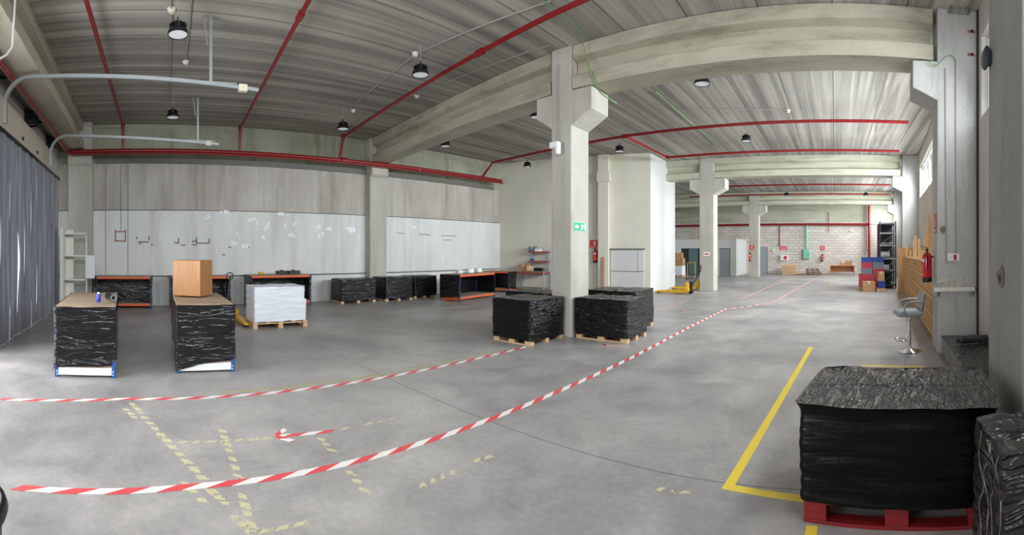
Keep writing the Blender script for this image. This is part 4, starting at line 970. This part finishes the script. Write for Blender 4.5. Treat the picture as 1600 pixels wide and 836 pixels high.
# conduit pillar fittings
nF = wl(0, -1) - wl(0, 0); rotF = math.atan2(nF.x, -nF.y)
def on_front(x, y, out=.0):                      # a point on the camera-facing face of the conduit pillar seen at (x, y)
    t = th(x); o = wl(-.677, 6.967); k = (wl(0, 0) - wl(-1, 0)); d = Vector((math.sin(t), math.cos(t), 0))
    den = d.x * k.y - d.y * k.x; s = (o.x * k.y - o.y * k.x) / den
    return Vector((d.x * s, d.y * s, H + (VH - y) / F * s)) + nF.normalized() * out
conduit([on_front(1477, 108, .012), on_front(1478, 412, .012)], .011, 'left of the two conduits on the conduit pillar')
conduit([on_front(1493, 93, .012), on_front(1493, 396, .012)], .011, 'right of the two conduits on the conduit pillar')
t = tag(MB().tube([on_front(1450, 98, .05), on_front(1456, 104, .06), on_front(1464, 104, .05), on_front(1470, 96, .03), on_front(1478, 89, .02), on_front(1486, 87, .015), on_front(1492, 92, .012)], .007, 8).build('cable', 'cable_green', smooth=True), 'thin green wire arching at the top of conduit pillar', 'cable')
p = on_front(1489.5, 402); t = thing('call_point', p, rotF, 'white panel with red call point on the conduit pillar', 'switch')
MB().box(-.10, .10, -.035, 0, -.06, .06).build('back_box', 'white', t, bevel=.008); MB().box(-.005, .045, -.05, -.03, -.042, .042).build('call_button', 'red', t, bevel=.004); MB().box(-.08, -.03, -.04, -.03, -.02, .02).build('notice', 'offwhite', t)
p = on_front(1490, 450); t = thing('wall_shelf', p, rotF, 'small pale shelf fixed across the conduit pillar', 'shelf')
MB().box(-.33, .34, -.10, .0, -.05, .02).build('board', 'offwhite', t, bevel=.004); MB().box(-.3, -.27, -.08, 0, -.13, -.05).build('bracket', 'galv', t); MB().box(.27, .3, -.08, 0, -.13, -.05).build('bracket', 'galv', t)
rr = random.Random(5); q = p + nF.normalized() * .05; m = MB(); px = (wl(1, 0) - wl(0, 0)).normalized()
for k in range(4):
    pts = []
    for i in range(14):
        a = i * .8 + k; r = .05 + .03 * rr.random(); pts.append(q + px * (-.2 + .1 * math.cos(a) + .03 * k) + Vector((0, 0, .035 + abs(.08 * math.sin(a)) + .012 * k)) + nF.normalized() * rr.uniform(-.02, .03))
    m.tube(pts, .0035, 6)
m.tube([q + px * .06 + Vector((0, 0, .025)), q + px * .13 + Vector((0, 0, .06)), q + px * .14 + Vector((0, 0, .14)), q + px * .10 + Vector((0, 0, .20))], .004, 6)
m.tube([q + px * -.12 + Vector((0, 0, .03)) , q + px * -.12 + nF.normalized() * .06 + Vector((0, 0, .03)), q + px * -.1 + nF.normalized() * .06 + Vector((0, 0, -.05))], .004, 6)
tag(m.build('wire_bundle', 'offwhite', smooth=True), 'tangle of thin grey wire lying on the small pillar shelf', 'wire')
MB().lathe([(.0, 0), (.05, 0), (.055, .015), (.0, .016)], n=16).build('outlet_mark', 'stain', P1, loc=(-.58, 6.963, 2.02)).rotation_euler = (PI / 2, 0, 0)
for k, y in enumerate((50, 86)):
    p = on_front(1518, y); t = thing('steel_bracket', p, rotF, ['upper', 'lower'][k] + ' rusty steel clip at the pillar edge by the window', 'bracket')
    MB().box(-.07, .05, -.02, 0, -.018, .018).build('strap', 'rust', t); MB().lathe([(.02, 0), (.02, .03)], (.0, -.03, -.015), 8).build('bolt', 'blackm', t)
p = on_front(1497, 13); t = thing('anchor_plate', p, rotF, 'pale steel anchor plates at the head of conduit pillar', 'bracket')
for k in (-1, 0, 1): MB().box(k * .14 - .01, k * .14 + .01, -.12, 0, -.1, .14).build('gusset', 'galv', t)
MB().box(-.18, .18, -.02, 0, -.1, .14).build('plate', 'conduit', t)
tag(MB().cushion(-.45, .35, -.05, .05, -.03, .03, .02).build('foam_seam', 'foam', loc=on_front(1452, 1.5, .06), rot=rotF), 'orange foam seam above the head of the conduit pillar', 'foam')
# near pillar fittings
t = thing('alarm_sounder', wl(-.69, 3.50, 2.82), rotP, 'dark grey alarm sounder on the nearest wall pillar edge', 'alarm')
z_ = H + (VH - 97) / F * 3.85; t.location.z = z_
MB().cushion(-.07, .07, -.06, .0, -.085, .085, .02).build('body', 'rack', t, smooth=True); MB().box(-.05, .05, -.005, .03, -.05, .05).build('back_plate', 'rack', t)
m = MB(); rr = random.Random(2); n = 14; ring = []
z_ = H + (VH - 433) / F * 3.45
for k in range(n):
    a = 2 * PI * k / n; r = 1 + rr.uniform(-.25, .25); ring.append((.10 * r * math.cos(a), .085 * r * math.sin(a)))
m.prism([(-.004, y, z) for y, z in ring], [(.004, y * .7, z * .7) for y, z in ring], 0); m.tube([(-.008, .02, -.01), (-.002, .02, -.01)], .03, 10, 1)
m.build('chipped_hole', ['stain', 'gap'], P0).location = (-.679, 3.17, z_)

# ---------------------------------------------------------------- bar stool
p = Vector((1.20, 7.05, 0)); p = fl(1421, 549)
t = thing('bar_stool', p, PI + .05, 'grey leatherette bar stool with chrome base beside the conduit pillar', 'stool')
MB().lathe([(.0, .004), (.2, .0), (.205, .008), (.19, .018), (.08, .04), (.035, .06), (.03, .07)], n=36).build('base', 'chrome', t, smooth=True)
MB().lathe([(.03, .06), (.03, .34), (.02, .345), (.02, .57), (.06, .585), (.06, .60)], n=20).build('gas_column', 'chrome', t, smooth=True)
pts = [(.03, 0, .20), (.08, -.10, .20), (.17, -.13, .20), (.235, -.07, .20), (.245, 0, .20), (.235, .07, .20), (.17, .13, .20), (.08, .10, .20)]
MB().tube(pts, .010, 8, closed=True).tube([(0, 0, .20), (0, 0, .235)], .036, 14).build('footrest', 'chrome', t, smooth=True)
MB().cushion(-.20, .25, -.21, .21, .595, .70, .05, n=8).build('seat', 'leather', t, smooth=True)
m = MB(); vs = []; nu, nv = 10, 8
for side in (0, 1):
    for j in range(nv + 1):
        v = j / nv
        for i in range(nu + 1):
            u = -1 + 2 * i / nu; bow = .045 * u * u
            x = -.19 - .05 * v - .012 * v * v + bow + (-.03 if side else .03) * math.sqrt(max(0, 1 - (2 * v - 1) ** 4)) * math.sqrt(max(0, 1 - u ** 6))
            vs.append((x, .205 * u * (1 - .06 * v ** 3), .64 + .34 * v - .02 * u * u * v))
k = (nu + 1) * (nv + 1); fs = []
for j in range(nv):
    for i in range(nu):
        q = (j * (nu + 1) + i, j * (nu + 1) + i + 1, (j + 1) * (nu + 1) + i + 1, (j + 1) * (nu + 1) + i); fs += [q, tuple(a + k for a in q[::-1])]
m.add(vs, fs); m.build('backrest', 'leather', t, smooth='all')
for s in (-1, 1):
    y = s * .235
    MB().tube([(.10, y * .9, .63), (.135, y, .68), (.14, y, .78), (.10, y, .83), (.0, y, .845), (-.12, y, .85), (-.20, y * .95, .84)], .016, 10).build('armrest', 'galv', t, smooth=True)

# ---------------------------------------------------------------- shelving, rack and crates by the window wall
t = thing('pigeonhole_shelf', wl(0, 0), WA, 'long bare plywood pigeonhole shelving between the wall pillars', 'shelf')
rr = random.Random(11); x0, x1 = -.62, -.22; y0, y1 = 7.9, 16.9; n = 17
for k in range(n + 1):
    y = y0 + (y1 - y0) * k / n; top = 1.48 if rr.random() < .3 else rr.uniform(1.7, 2.15)
    if k < 4: top = (2.35, 2.05, 2.45, 2.2)[k]
    w_ = .40 if k % 3 else .25
    MB().box(x0, x1, y - .016, y + .016, 0, 1.47).box(x0 + .02, x0 + .09, y - .016, y + .016, 1.47, top).build('upright', 'ply_edge', t)
for z in (.10, .45, .79, 1.13, 1.46): MB().box(x0 - .012, x1, y0 - .03, y1 + .03, z - .014, z + .014).build('shelf', 'ply_edge', t)
MB().box(x1, x1 + .012, y0, y1, 0, 1.46).build('back_panel', 'ply_back', t)
p = fl(1400, 458); q = wl(-.62, 17.3)
t = thing('plywood_sheet', wl(-.50, 17.35), WA, 'upright plywood sheet standing between pigeonholes and dark rack', 'board'); MB().box(-.38, .30, -.02, .02, 0, 1.82).build('sheet', 'ply', t); MB().box(-.38, -.33, .02, .06, 0, 1.80).build('batten', 'ply', t)
# dark rack
RX0, RX1, RY0, RY1 = 2.10, 2.80, 19.85, 22.2
t = thing('storage_rack', ((RX0 + RX1) / 2, (RY0 + RY1) / 2, 0), WA * .6, 'tall dark grey metal storage rack behind the plywood sheet', 'rack')
hx, hy = (RX1 - RX0) / 2, (RY1 - RY0) / 2
for sx in (-1, 1):
    for sy in (-1, 0, 1):
        m = MB().box(sx * hx - .03, sx * hx + .03, sy * hy - .03, sy * hy + .03, 0, 3.05)
        m.build('upright', 'rack', t, bevel=.004)
lv = (.15, .75, 1.35, 1.95, 2.5, 2.95)
for z in lv:
    MB().box(-hx, hx, -hy, hy, z, z + .03).build('shelf', 'rack', t)
    MB().box(-hx - .02, hx + .02, -hy - .035, -hy - .015, z - .03, z + .04).build('beam', 'galv' if z > 1 else 'rack', t)
for z0, z1 in ((.2, .75), (.75, 1.3), (1.4, 1.95), (2.0, 2.5)):
    MB().bar((-hx, -hy - .03, z0), (hx, -hy - .03, z1), .02, .015).build('brace', 'galv', t)
MB().box(-hx, hx, hy + .0, hy + .01, 0, 3.0).build('back_mesh', 'rack', t)
base = Vector(((RX0 + RX1) / 2, (RY0 + RY1) / 2, 0)); rq = Matrix.Rotation(WA * .6, 3, 'Z')
def in_rack(x, y, z): return base + rq @ Vector((x, y, z))
def big_roll(p, r, w_, mat, label):
    m = MB().tube([(-w_ / 2, 0, r), (w_ / 2, 0, r)], r, 20); m.tube([(-w_ / 2 - .02, 0, r), (w_ / 2 + .02, 0, r)], r * .3, 12, 1)
    return tag(m.build('paper_roll', [mat, 'card'], loc=p, rot=WA * .6, smooth=True), label, 'roll', 'rolls stored in the dark rack')
big_roll(in_rack(-.12, -hy + .22, 1.381), .15, .42, 'white', 'white roll on the waist-high shelf of the dark rack')
big_roll(in_rack(-.12, -hy + .22, .781), .15, .36, 'white', 'white roll on the lower shelf of the dark rack')
big_roll(in_rack(-.02, -hy + .20, 1.981), .06, .5, 'galv', 'thin pale roll on the upper shelf of the dark rack')
# plastic crates and cartons on pallets
def crate(w_, d_, h_, mat):
    t = thing('plastic_crate', (0, 0, 0), 0, '', 'crate'); t_ = .012
    m = MB().box(-w_ / 2, w_ / 2, -d_ / 2, d_ / 2, 0, t_); m.box(-w_ / 2, -w_ / 2 + t_, -d_ / 2, d_ / 2, t_, h_ - .03).box(w_ / 2 - t_, w_ / 2, -d_ / 2, d_ / 2, t_, h_ - .03).box(-w_ / 2 + t_, w_ / 2 - t_, -d_ / 2, -d_ / 2 + t_, t_, h_ - .03).box(-w_ / 2 + t_, w_ / 2 - t_, d_ / 2 - t_, d_ / 2, t_, h_ - .03)
    for k in (-.3, -.1, .1, .3): m.box(w_ * k - .008, w_ * k + .008, -d_ / 2 - .01, -d_ / 2, .02, h_ - .04)
    m.build('body', mat, t)
    r = MB(); o = .012
    r.box(-w_ / 2 - o, w_ / 2 + o, -d_ / 2 - o, -d_ / 2 + o, h_ - .04, h_).box(-w_ / 2 - o, w_ / 2 + o, d_ / 2 - o, d_ / 2 + o, h_ - .04, h_).box(-w_ / 2 - o, -w_ / 2 + o, -d_ / 2 + o, d_ / 2 - o, h_ - .04, h_).box(w_ / 2 - o, w_ / 2 + o, -d_ / 2 + o, d_ / 2 - o, h_ - .04, h_)
    r.build('rim', mat, t, bevel=.003); return t
gc = 'plastic crates stacked before the dark rack'
lx, rx, yy = 1.38, 1.875, 19.35
t = thing('wooden_pallet', (1.62, 19.4, 0), 0, 'wooden pallet under the stacked red and blue crates', 'pallet'); pallet(t, 1.1, .8, 'pale_wood', .13)
stack = [(lx - .06, .131, 'red_pl', .56, .30, 'bottom red crate of the left stack'), (lx - .06, .432, 'red_pl', .56, .27, 'second red crate of the left stack, under the grey one'), (lx, .703, 'grey_pl', .46, .24, 'grey crate of the left stack, between red crates'), (lx, .944, 'red_pl', .46, .26, 'upper red crate of the left stack, under the blue one'), (lx, 1.205, 'blue_pl', .46, .22, 'blue crate on top of the left stack'),
         (rx, .131, 'red_pl', .44, .30, 'bottom red crate of the right stack'), (rx, .432, 'red_pl', .46, .26, 'second red crate of the right stack'), (rx, .693, 'red_pl', .48, .22, 'third red crate of the right stack'), (rx, .914, 'grey_pl', .48, .29, 'grey crate of the right stack, under the blue one'), (rx, 1.205, 'blue_pl', .48, .22, 'blue crate on top of the right stack')]
for (x, z, mt, w_, h_, lab) in stack:
    t = crate(w_, .40, h_, mt); t.location = (x, yy, z); t['label'] = lab + ' before the rack'; t['group'] = gc
p = fl(1357, 455); carton((p.x, p.y, 0), .05, .52, .4, .42, 'brown carton with pale tape on the floor before the crates')
carton((onY(1376, 18.55), 18.55, .44), .1, .27, .3, .38, 'brown carton perched right of the crates on a blue crate')
t = crate(.3, .36, .30, 'blue_pl'); t.location = (onY(1377, 18.55), 18.55, .14); t['label'] = 'small blue crate below the perched carton'; t['group'] = gc
t = thing('wooden_pallet', (onY(1376, 18.55), 18.55, 0), 0, 'small wooden pallet under the little blue crate', 'pallet'); pallet(t, .36, .5, 'pale_wood', .13)

# ---------------------------------------------------------------- things at the block wall
Y = 31.7
t = thing('desk', (onY(1316, Y), Y + .35, 0), 0, 'orange-brown wooden desk against the far block wall', 'desk'); w_ = onY(1335, Y) - onY(1297, Y); h_ = .70
MB().box(-w_ / 2, w_ / 2, -.35, .35, h_ - .04, h_).build('desktop', 'desk', t, bevel=.004)
for s in (-1, 1): MB().box(s * (w_ / 2 - .02) - .02, s * (w_ / 2 - .02) + .02, -.33, .33, 0, h_ - .04).build('side_panel', 'desk', t)
MB().box(-w_ / 2 + .04, w_ / 2 - .04, .24, .27, .2, h_ - .04).build('modesty_panel', 'desk', t)
carton((onY(1322, Y) - .25, Y + .35, .70), .1, .4, .3, .22, 'left carton on the far desk'); carton((onY(1322, Y) + .22, Y + .35, .70), -.1, .46, .3, .34, 'right taller carton on the far desk')
for k in range(5):
    z = .148 * k; t = thing('stacked_pallet', (onY(1233.5, 32), 32.2, z), (.02, -.03, .01, -.02, .03)[k], ['bottom pallet of the pale stack by the block wall', 'second pallet from the floor in the pale stack', 'middle pallet of the pale stack by the block wall', 'second pallet from the top in the pale stack', 'top pallet of the pale stack by the block wall'][k], 'pallet', 'pale pallets stacked below the hose cabinet')
    pallet(t, 1.05, .85, 'pale_wood', .146, .03); MB().box(-.53, .53, -.445, -.425, .045, .105).build('side_board', 'pale_wood', t)
for k in range(3):
    z = .148 * k; t = thing('stacked_pallet', (onY(1271 - k, 31.9), 32.2, z), .05 * k, ['bottom', 'middle', 'top'][k] + ' brown pallet of the low dark pile at the block wall', 'pallet', 'dark pallets below the mint cabinet'); pallet(t, 1.1 - .1 * k, .85, 'brown_wood')
t = thing('timber_offcut', (onY(1250, 31.4), 31.45, .0), 0, 'dark plank lying left of the brown pallet pile', 'plank'); MB().prism([(-.5, -.1, 0), (.5, -.1, 0), (.5, -.1, .14), (-.5, -.1, .05)], [(-.5, .1, 0), (.5, .1, 0), (.5, .1, .14), (-.5, .1, .05)]).build('plank', 'brown_wood', t)
# goods by the office doorway
p = fl(1062, 433)
t = thing('goods_pallet', (p.x, p.y, 0), 0, 'white wrapped goods on a pallet before the office doorway', 'pallet'); pallet(t, .65, .65, 'pale_wood'); film_load(.62, .62, .144, .75, 31, .01, n_v=14).build('wrapped_load', ['paper', 'paper'], t, smooth='all')
carton((p.x, p.y, .76), 0, .6, .5, .5, 'lower brown carton on the white goods by the office doorway'); carton((p.x - .05, p.y, 1.262), .1, .5, .42, .36, 'upper brown carton on the white goods by office doorway')
t = thing('pallet_truck_handle_cart', fl(1080, 436), 0, 'small hand cart with yellow frame before the office doorway', 'cart')
t.name = 'hand_cart'
for s in (-1, 1): MB().tube([(s * .25, 0, .1), (s * .25, .02, 1.0)], .02, 8).build('rail', 'yellow', t, smooth=True)
MB().tube([(-.25, .02, 1.0), (.25, .02, 1.0)], .02, 8).build('handle', 'yellow', t, smooth=True); MB().box(-.28, .28, -.4, .05, .08, .11).build('deck', 'grey_pl', t)
for s in (-1, 1): MB().tube([(s * .2 - .02, -.3, .04), (s * .2 + .02, -.3, .04)], .04, 12).build('wheel', 'black', t, smooth=True)
# leaning brown plank on partition pilaster
s_p = px_on_partition(945); q = onp(s_p, .34)
t = thing('timber_post', (q.x, q.y, 0), PA, 'reddish brown plank leaning on the partition pilaster', 'plank'); m = MB().prism([(-.05, -.06, 0), (.06, -.06, 0), (.06, -.03, 0), (-.05, -.03, 0)], [(-.05, .02, 1.45), (.06, .02, 1.45), (.06, .05, 1.45), (-.05, .05, 1.45)]); m.build('plank', 'post_brown', t)

# ---------------------------------------------------------------- bin at the lower left
t = thing('rubbish_bin', (-1.57, -.72, 0), 0, 'round black rubbish bin cut off at the lower left corner', 'bin')
MB().lathe([(.0, .01), (.17, .0), (.175, .02), (.20, .66), (.19, .66), (.165, .03), (.0, .03)], n=40).build('body', 'black', t, smooth=True)
MB().lathe([(.185, .655), (.215, .64), (.222, .665), (.212, .69), (.195, .695), (.18, .68), (.185, .655)], n=40).build('rim', 'black', t, smooth=True)

# ---------------------------------------------------------------- floor tape and paint
def ribbon(pts, w_, z=.002):
    pts = [Vector((p[0], p[1], 0)) for p in pts]; cum = [0]
    for a, b_ in zip(pts[:-1], pts[1:]): cum.append(cum[-1] + (b_ - a).length)
    def pos(s, off):
        s = min(max(s, 0), cum[-1])
        for i in range(len(pts) - 1):
            if s <= cum[i + 1] or i == len(pts) - 2:
                d = (pts[i + 1] - pts[i]).normalized(); p = pts[i] + d * (s - cum[i]); n_ = Vector((-d.y, d.x, 0)); return p + n_ * off
    return cum[-1], pos
def striped(name, pts, w_, label, pitch=.165, slant=.09, mats=('tape_red', 'tape_white'), z=.003):
    L, pos = ribbon(pts, w_); m = MB(); k = 0; s = 0
    while s < L:
        e_ = min(s + pitch / 2 * (1.0 if k % 2 else 1.0), L)
        q = [pos(s - slant / 2, -w_ / 2), pos(e_ - slant / 2, -w_ / 2), pos(e_ + slant / 2, w_ / 2), pos(s + slant / 2, w_ / 2)]
        m.prism([p + Vector((0, 0, .0004)) for p in q], [p + Vector((0, 0, z)) for p in q], k % 2); s = e_; k += 1
    return tag(m.build(name, list(mats)), label, 'tape')
def solid(name, pts, w_, label, mat, z=.0022, cat='line', group=None):
    L, pos = ribbon(pts, w_); m = MB(); n = max(1, int(L / .5)) if len(pts) < 3 else None
    for i_, (a, b_) in enumerate(zip(pts[:-1], pts[1:])):
        z += .0005 * i_
        a, b_ = Vector((a[0], a[1], 0)), Vector((b_[0], b_[1], 0)); d = (b_ - a).normalized(); u = Vector((-d.y, d.x, 0)) * w_ / 2
        q = [a - d * w_ / 2 * (len(pts) > 2) - u, b_ + d * w_ / 2 * (len(pts) > 2) - u, b_ + d * w_ / 2 * (len(pts) > 2) + u, a - d * w_ / 2 * (len(pts) > 2) + u]
        m.prism([p + Vector((0, 0, .0004)) for p in q], [p + Vector((0, 0, z)) for p in q])
    return tag(m.build(name, mat), label, cat, group)
XN, XF = -3.09, -4.96
striped('floor_tape', [(XN + .12, -.90), (XN, .36), (XN + .02, 3.0), (XN + .02, 6), (XN - .06, 9.2), (XN - .06, 12.3), (XN + .8, 13.8)], .075, 'near red and white striped tape running up the hall', .36, .16)
striped('floor_tape', [(XF + .26, -1.6), (XF, -.2), (XF, 2), (XF, 5.93)], .07, 'far red and white striped tape leading to the column pallets', .36, .15)
solid('floor_tape', [(XF, 9.3), (XF + .06, 14.0)], .08, 'faded pink tape behind the nearest column, toward the pallet trucks', 'tape_pink', cat='tape')
solid('floor_tape', [fl(1190, 476), fl(1216, 468), fl(1274, 435)], .10, 'faded pink tape continuing the near striped tape far away', 'tape_pink', cat='tape')
solid('floor_tape', [fl(1161, 467), fl(1192, 452), fl(1232, 436)], .09, 'faded pink tape left of the other faded one, near middle column', 'tape_pink', cat='tape')
solid('floor_line', [(XF - .15, .9), (XF - .14, 5.6)], .04, 'thin yellow line beside the far striped tape', 'thin_yellow')
solid('floor_line', [(-8.4, 3.1), (-8.33, 8.2)], .05, 'thin yellow line across the left floor beyond paper stack', 'thin_yellow')
solid('floor_line', [(-10.1, 5.1), (-10.02, 9.2)], .05, 'thin yellow line in front of the back wall wrapped pallets', 'thin_yellow')
for k, (y, lab) in enumerate(((5.15, 'thin yellow bay divider left of the back wall wrapped pallets'), (6.3, 'thin yellow bay divider before the left back wall pallet'), (7.55, 'thin yellow bay divider before the pilaster'), (8.9, 'thin yellow bay divider right of the pilaster pallets'))):
    solid('floor_line', [(-12.6, y + .45), (-10.1, y)], .05, lab, 'thin_yellow', group='bay dividers before the back wall')
solid('floor_line', [fl(1267, 543), fl(1138, 761), fl(1300, 783)], .075, 'bright yellow angled line beside the red pallet', 'yellow_tape', cat='tape')
solid('floor_line', [fl(1345, 571), fl(1444, 573)], .065, 'short yellow line behind the red pallet load', 'yellow_tape', cat='tape')
solid('floor_line', [fl(1269, 822), fl(1264, 850)], .07, 'yellow tape end poking out under the red pallet', 'yellow_tape', cat='tape')
solid('floor_line', [fl(1290, 452), fl(1307, 434)], .08, 'thin yellow line on the floor before the far desk', 'thin_yellow')
solid('floor_line', [fl(1225, 452), fl(1291, 454)], .08, 'pale cross line on the floor toward the far desk', 'thin_yellow')
def dashes(a, b_, w_, n, label, seed, keep=.85, mat='old_tape'):
    a, b_ = Vector((a[0], a[1], 0)), Vector((b_[0], b_[1], 0)); d = (b_ - a); L = d.length; d.normalize(); u = Vector((-d.y, d.x, 0)); m = MB(); rr = random.Random(seed)
    for k in range(n):
        if rr.random() > keep: continue
        s, e_ = L * (k + .12) / n, L * (k + rr.uniform(.5, .78)) / n; w0 = w_ / 2; sl = .35 * L / n
        lo = [a + d * (s + rr.uniform(-.012, .012)) - u * w0 * rr.uniform(.7, 1), a + d * ((s + e_) / 2) - u * w0 * rr.uniform(.6, 1.1), a + d * (e_) - u * w0 * rr.uniform(.7, 1)]
        hi = [a + d * (e_ + sl + rr.uniform(-.015, .015)) + u * w0 * rr.uniform(.6, 1), a + d * ((s + e_) / 2 + sl) + u * w0 * rr.uniform(.5, 1.1), a + d * (s + sl) + u * w0 * rr.uniform(.7, 1)]
        q0 = lo + hi; q = []
        for i in range(6):
            p0, p1 = q0[i], q0[(i + 1) % 6]
            for f_ in (0, .33, .67): q.append(p0.lerp(p1, f_) + Vector((rr.uniform(-1, 1), rr.uniform(-1, 1), 0)) * w0 * .16)
        m.prism([p + Vector((0, 0, .0003)) for p in q], [p + Vector((0, 0, .0016)) for p in q])
        for i in range(3):
            c_ = a + d * (e_ + rr.uniform(0, .35) * L / n) + u * rr.uniform(-1, 1) * w0; r_ = rr.uniform(.004, .013)
            q = [c_ + Vector((math.cos(j * 1.05) * r_ * rr.uniform(.5, 1.5), math.sin(j * 1.05) * r_, 0)) for j in range(6)]
            m.prism([p + Vector((0, 0, .0003)) for p in q], [p + Vector((0, 0, .0014)) for p in q])
    return tag(m.build('worn_tape', mat), label, 'tape', 'worn yellow tape remains')
dashes(fl(204, 628), fl(322, 752), .075, 13, 'worn yellow tape slanting between the two striped tapes, leftmost', 1, 1)
dashes(fl(325, 762), fl(358, 792), .07, 3, 'worn yellow tape scraps just below the near striped tape', 2, 1)
dashes(fl(195, 637), fl(212, 655), .06, 3, 'faint yellow scraps just below the far striped tape', 3, 1)
dashes(fl(284, 750), fl(320, 786), .06, 3, 'short worn yellow strip crossing the near striped tape', 4, 1)
dashes(fl(346, 668), fl(375, 752), .07, 7, 'worn yellow tape running down toward near striped tape, second from left', 5, .95)
dashes(fl(376, 768), fl(394, 826), .07, 4, 'worn yellow tape below the near tape at the bottom', 6, 1)
dashes(fl(363, 803), fl(396, 836), .06, 3, 'torn yellow scraps at the bottom picture edge', 7, 1)
dashes(fl(272, 691), fl(426, 684), .055, 7, 'worn yellow dashes leading to the red arrow', 8, 1)
dashes(fl(528, 672), fl(620, 652), .05, 5, 'pale yellow dashes beyond the red arrow tail', 9, .8)
dashes(fl(498, 682), fl(522, 708), .06, 3, 'worn yellow dashes below the red arrow', 10, 1)
dashes(fl(540, 732), fl(576, 772), .06, 3, 'worn yellow dashes under the near striped tape, centre', 12, 1)
dashes(fl(650, 762), fl(714, 736), .06, 4, 'worn yellow dashes right of the near tape, middle of the floor', 13, .9)
dashes(fl(735, 722), fl(770, 712), .06, 2, 'pale tape scrap in the middle of the floor', 14, 1)
dashes(fl(1022, 763), fl(1080, 770), .05, 3, 'pale yellow scraps left of the bright yellow line', 15, 1)
dashes(fl(400, 832), fl(480, 816), .05, 3, 'pale yellow scraps at the bottom, near the left', 16, 1)
a, b_ = fl(430, 682), fl(524, 673)
m0 = striped('floor_arrow', [b_, a], .055, 'red and white striped tape arrow pointing left', .30, .10)
for q in (fl(447, 670), fl(460, 690)):
    m = striped('head_stroke', [a, q], .05, '', .2, .06, z=.0045); m.parent = m0
    for k in ('label', 'category'): del m[k]
for (p, q, h1, h2, lab) in ((fl(972, 541), fl(942, 539), fl(952, 537), fl(952, 542), 'faded red arrow in front of the right column pallet'), (fl(1084, 487), fl(1064, 488), fl(1072, 486), fl(1074, 490), 'faded red arrow up the hall beyond the column')):
    o = solid('floor_arrow', [p, q], .08, lab, 'tape_pink', cat='arrow')
    for h_ in (h1, h2):
        k = solid('head_stroke', [q, h_], .06, '', 'tape_pink')
        k.parent = o; del k['label']; del k['category']

# ---------------------------------------------------------------- marks on the back wall
def on_wall(x, y, out=.004):
    t = th(x); d = (BX + out) / math.sin(t); return Vector((BX + out, d * math.cos(t), H + (VH - y) / F * d))
def stroke(m, a, b_, w_=.02, k=0): m.bar(on_wall(*a), on_wall(*b_), w_, w_ if w_ < .01 else .006, k)
def wstroke(m, x0, y0, x1, y1, w_=.025):
    a, b_ = on_wall(x0, y0), on_wall(x1, y1); d = (b_ - a).normalized(); u = Vector((0, -d.z, d.y)) * w_ / 2; o = Vector((.003 + .0003 * (len(m.v) // 8 % 12), 0, 0))
    q = [a - u, b_ - u, b_ + u, a + u]; m.prism([p - o * 2 for p in q], [p + o for p in q])
m = MB()
for s in ((179, 362, 197, 362), (179, 376, 197, 377), (180.5, 359, 180.5, 378), (196, 359, 196, 378)): wstroke(m, *s, w_=.035)
m.build('paint_mark', 'rust', wall_back)
m = MB()
for s in ((213, 370, 214, 374), (216, 378, 233, 378), (233, 369, 233, 375), (217, 381, 221, 380), (237, 381, 238, 384), (279, 372, 279, 379), (272, 379, 280, 380), (283, 383, 290, 383), (300, 377, 306, 377), (307, 371, 307, 381), (300, 382, 307, 383), (308, 380, 327, 380), (327, 373, 327, 380), (347, 398, 352, 398), (357, 386, 361, 387), (383, 386, 390, 387), (348, 432, 353, 430)): wstroke(m, *s, w_=.03)
for s in ((620, 364, 632, 365), (655, 366, 672, 367), (690, 368, 712, 369), (692, 375, 705, 375)): wstroke(m, *s, w_=.02)
m.build('scratch_mark', 'graphite', wall_back)
m = MB(); rr = random.Random(8)
for (x, y, w_, h_, n) in ((403, 353, 6, 8, 5), (417, 353, 6, 9, 5), (446, 352, 3, 6, 4), (459, 352, 5, 7, 5), (495, 357, 7, 6, 6), (513, 358, 8, 5, 6), (547, 358, 10, 6, 8), (365, 380, 8, 3, 4), (383, 385, 7, 4, 4), (325, 338, 6, 6, 5), (350, 331, 12, 1.5, 3), (392, 343, 12, 1.5, 3), (435, 334, 10, 1.2, 3), (455, 370, 8, 8, 5), (500, 368, 7, 6, 4), (371, 366, 4, 2, 2), (647, 355, 5, 1.5, 2), (410, 371, 8, 6, 4)):
    for k in range(n):
        a = x + rr.uniform(-1, 1) * w_ * .6; c_ = y + rr.uniform(-1, 1) * h_ * .6; l_ = rr.uniform(.3, .9) * w_
        wstroke(m, a - l_ / 2, c_, a + l_ / 2, c_ + rr.uniform(-.4, .4), w_=rr.uniform(.03, .11))
m.build('paint_patch', 'white_paint', wall_back)['kind'] = 'stuff'
m = MB()
for (x, y0_, y1_) in ((165, 240, 428), (200, 240, 428), (189, 240, 360)): wstroke(m, x, y0_, x, y1_, .012)
m.build('casting_line', 'graphite', wall_back)
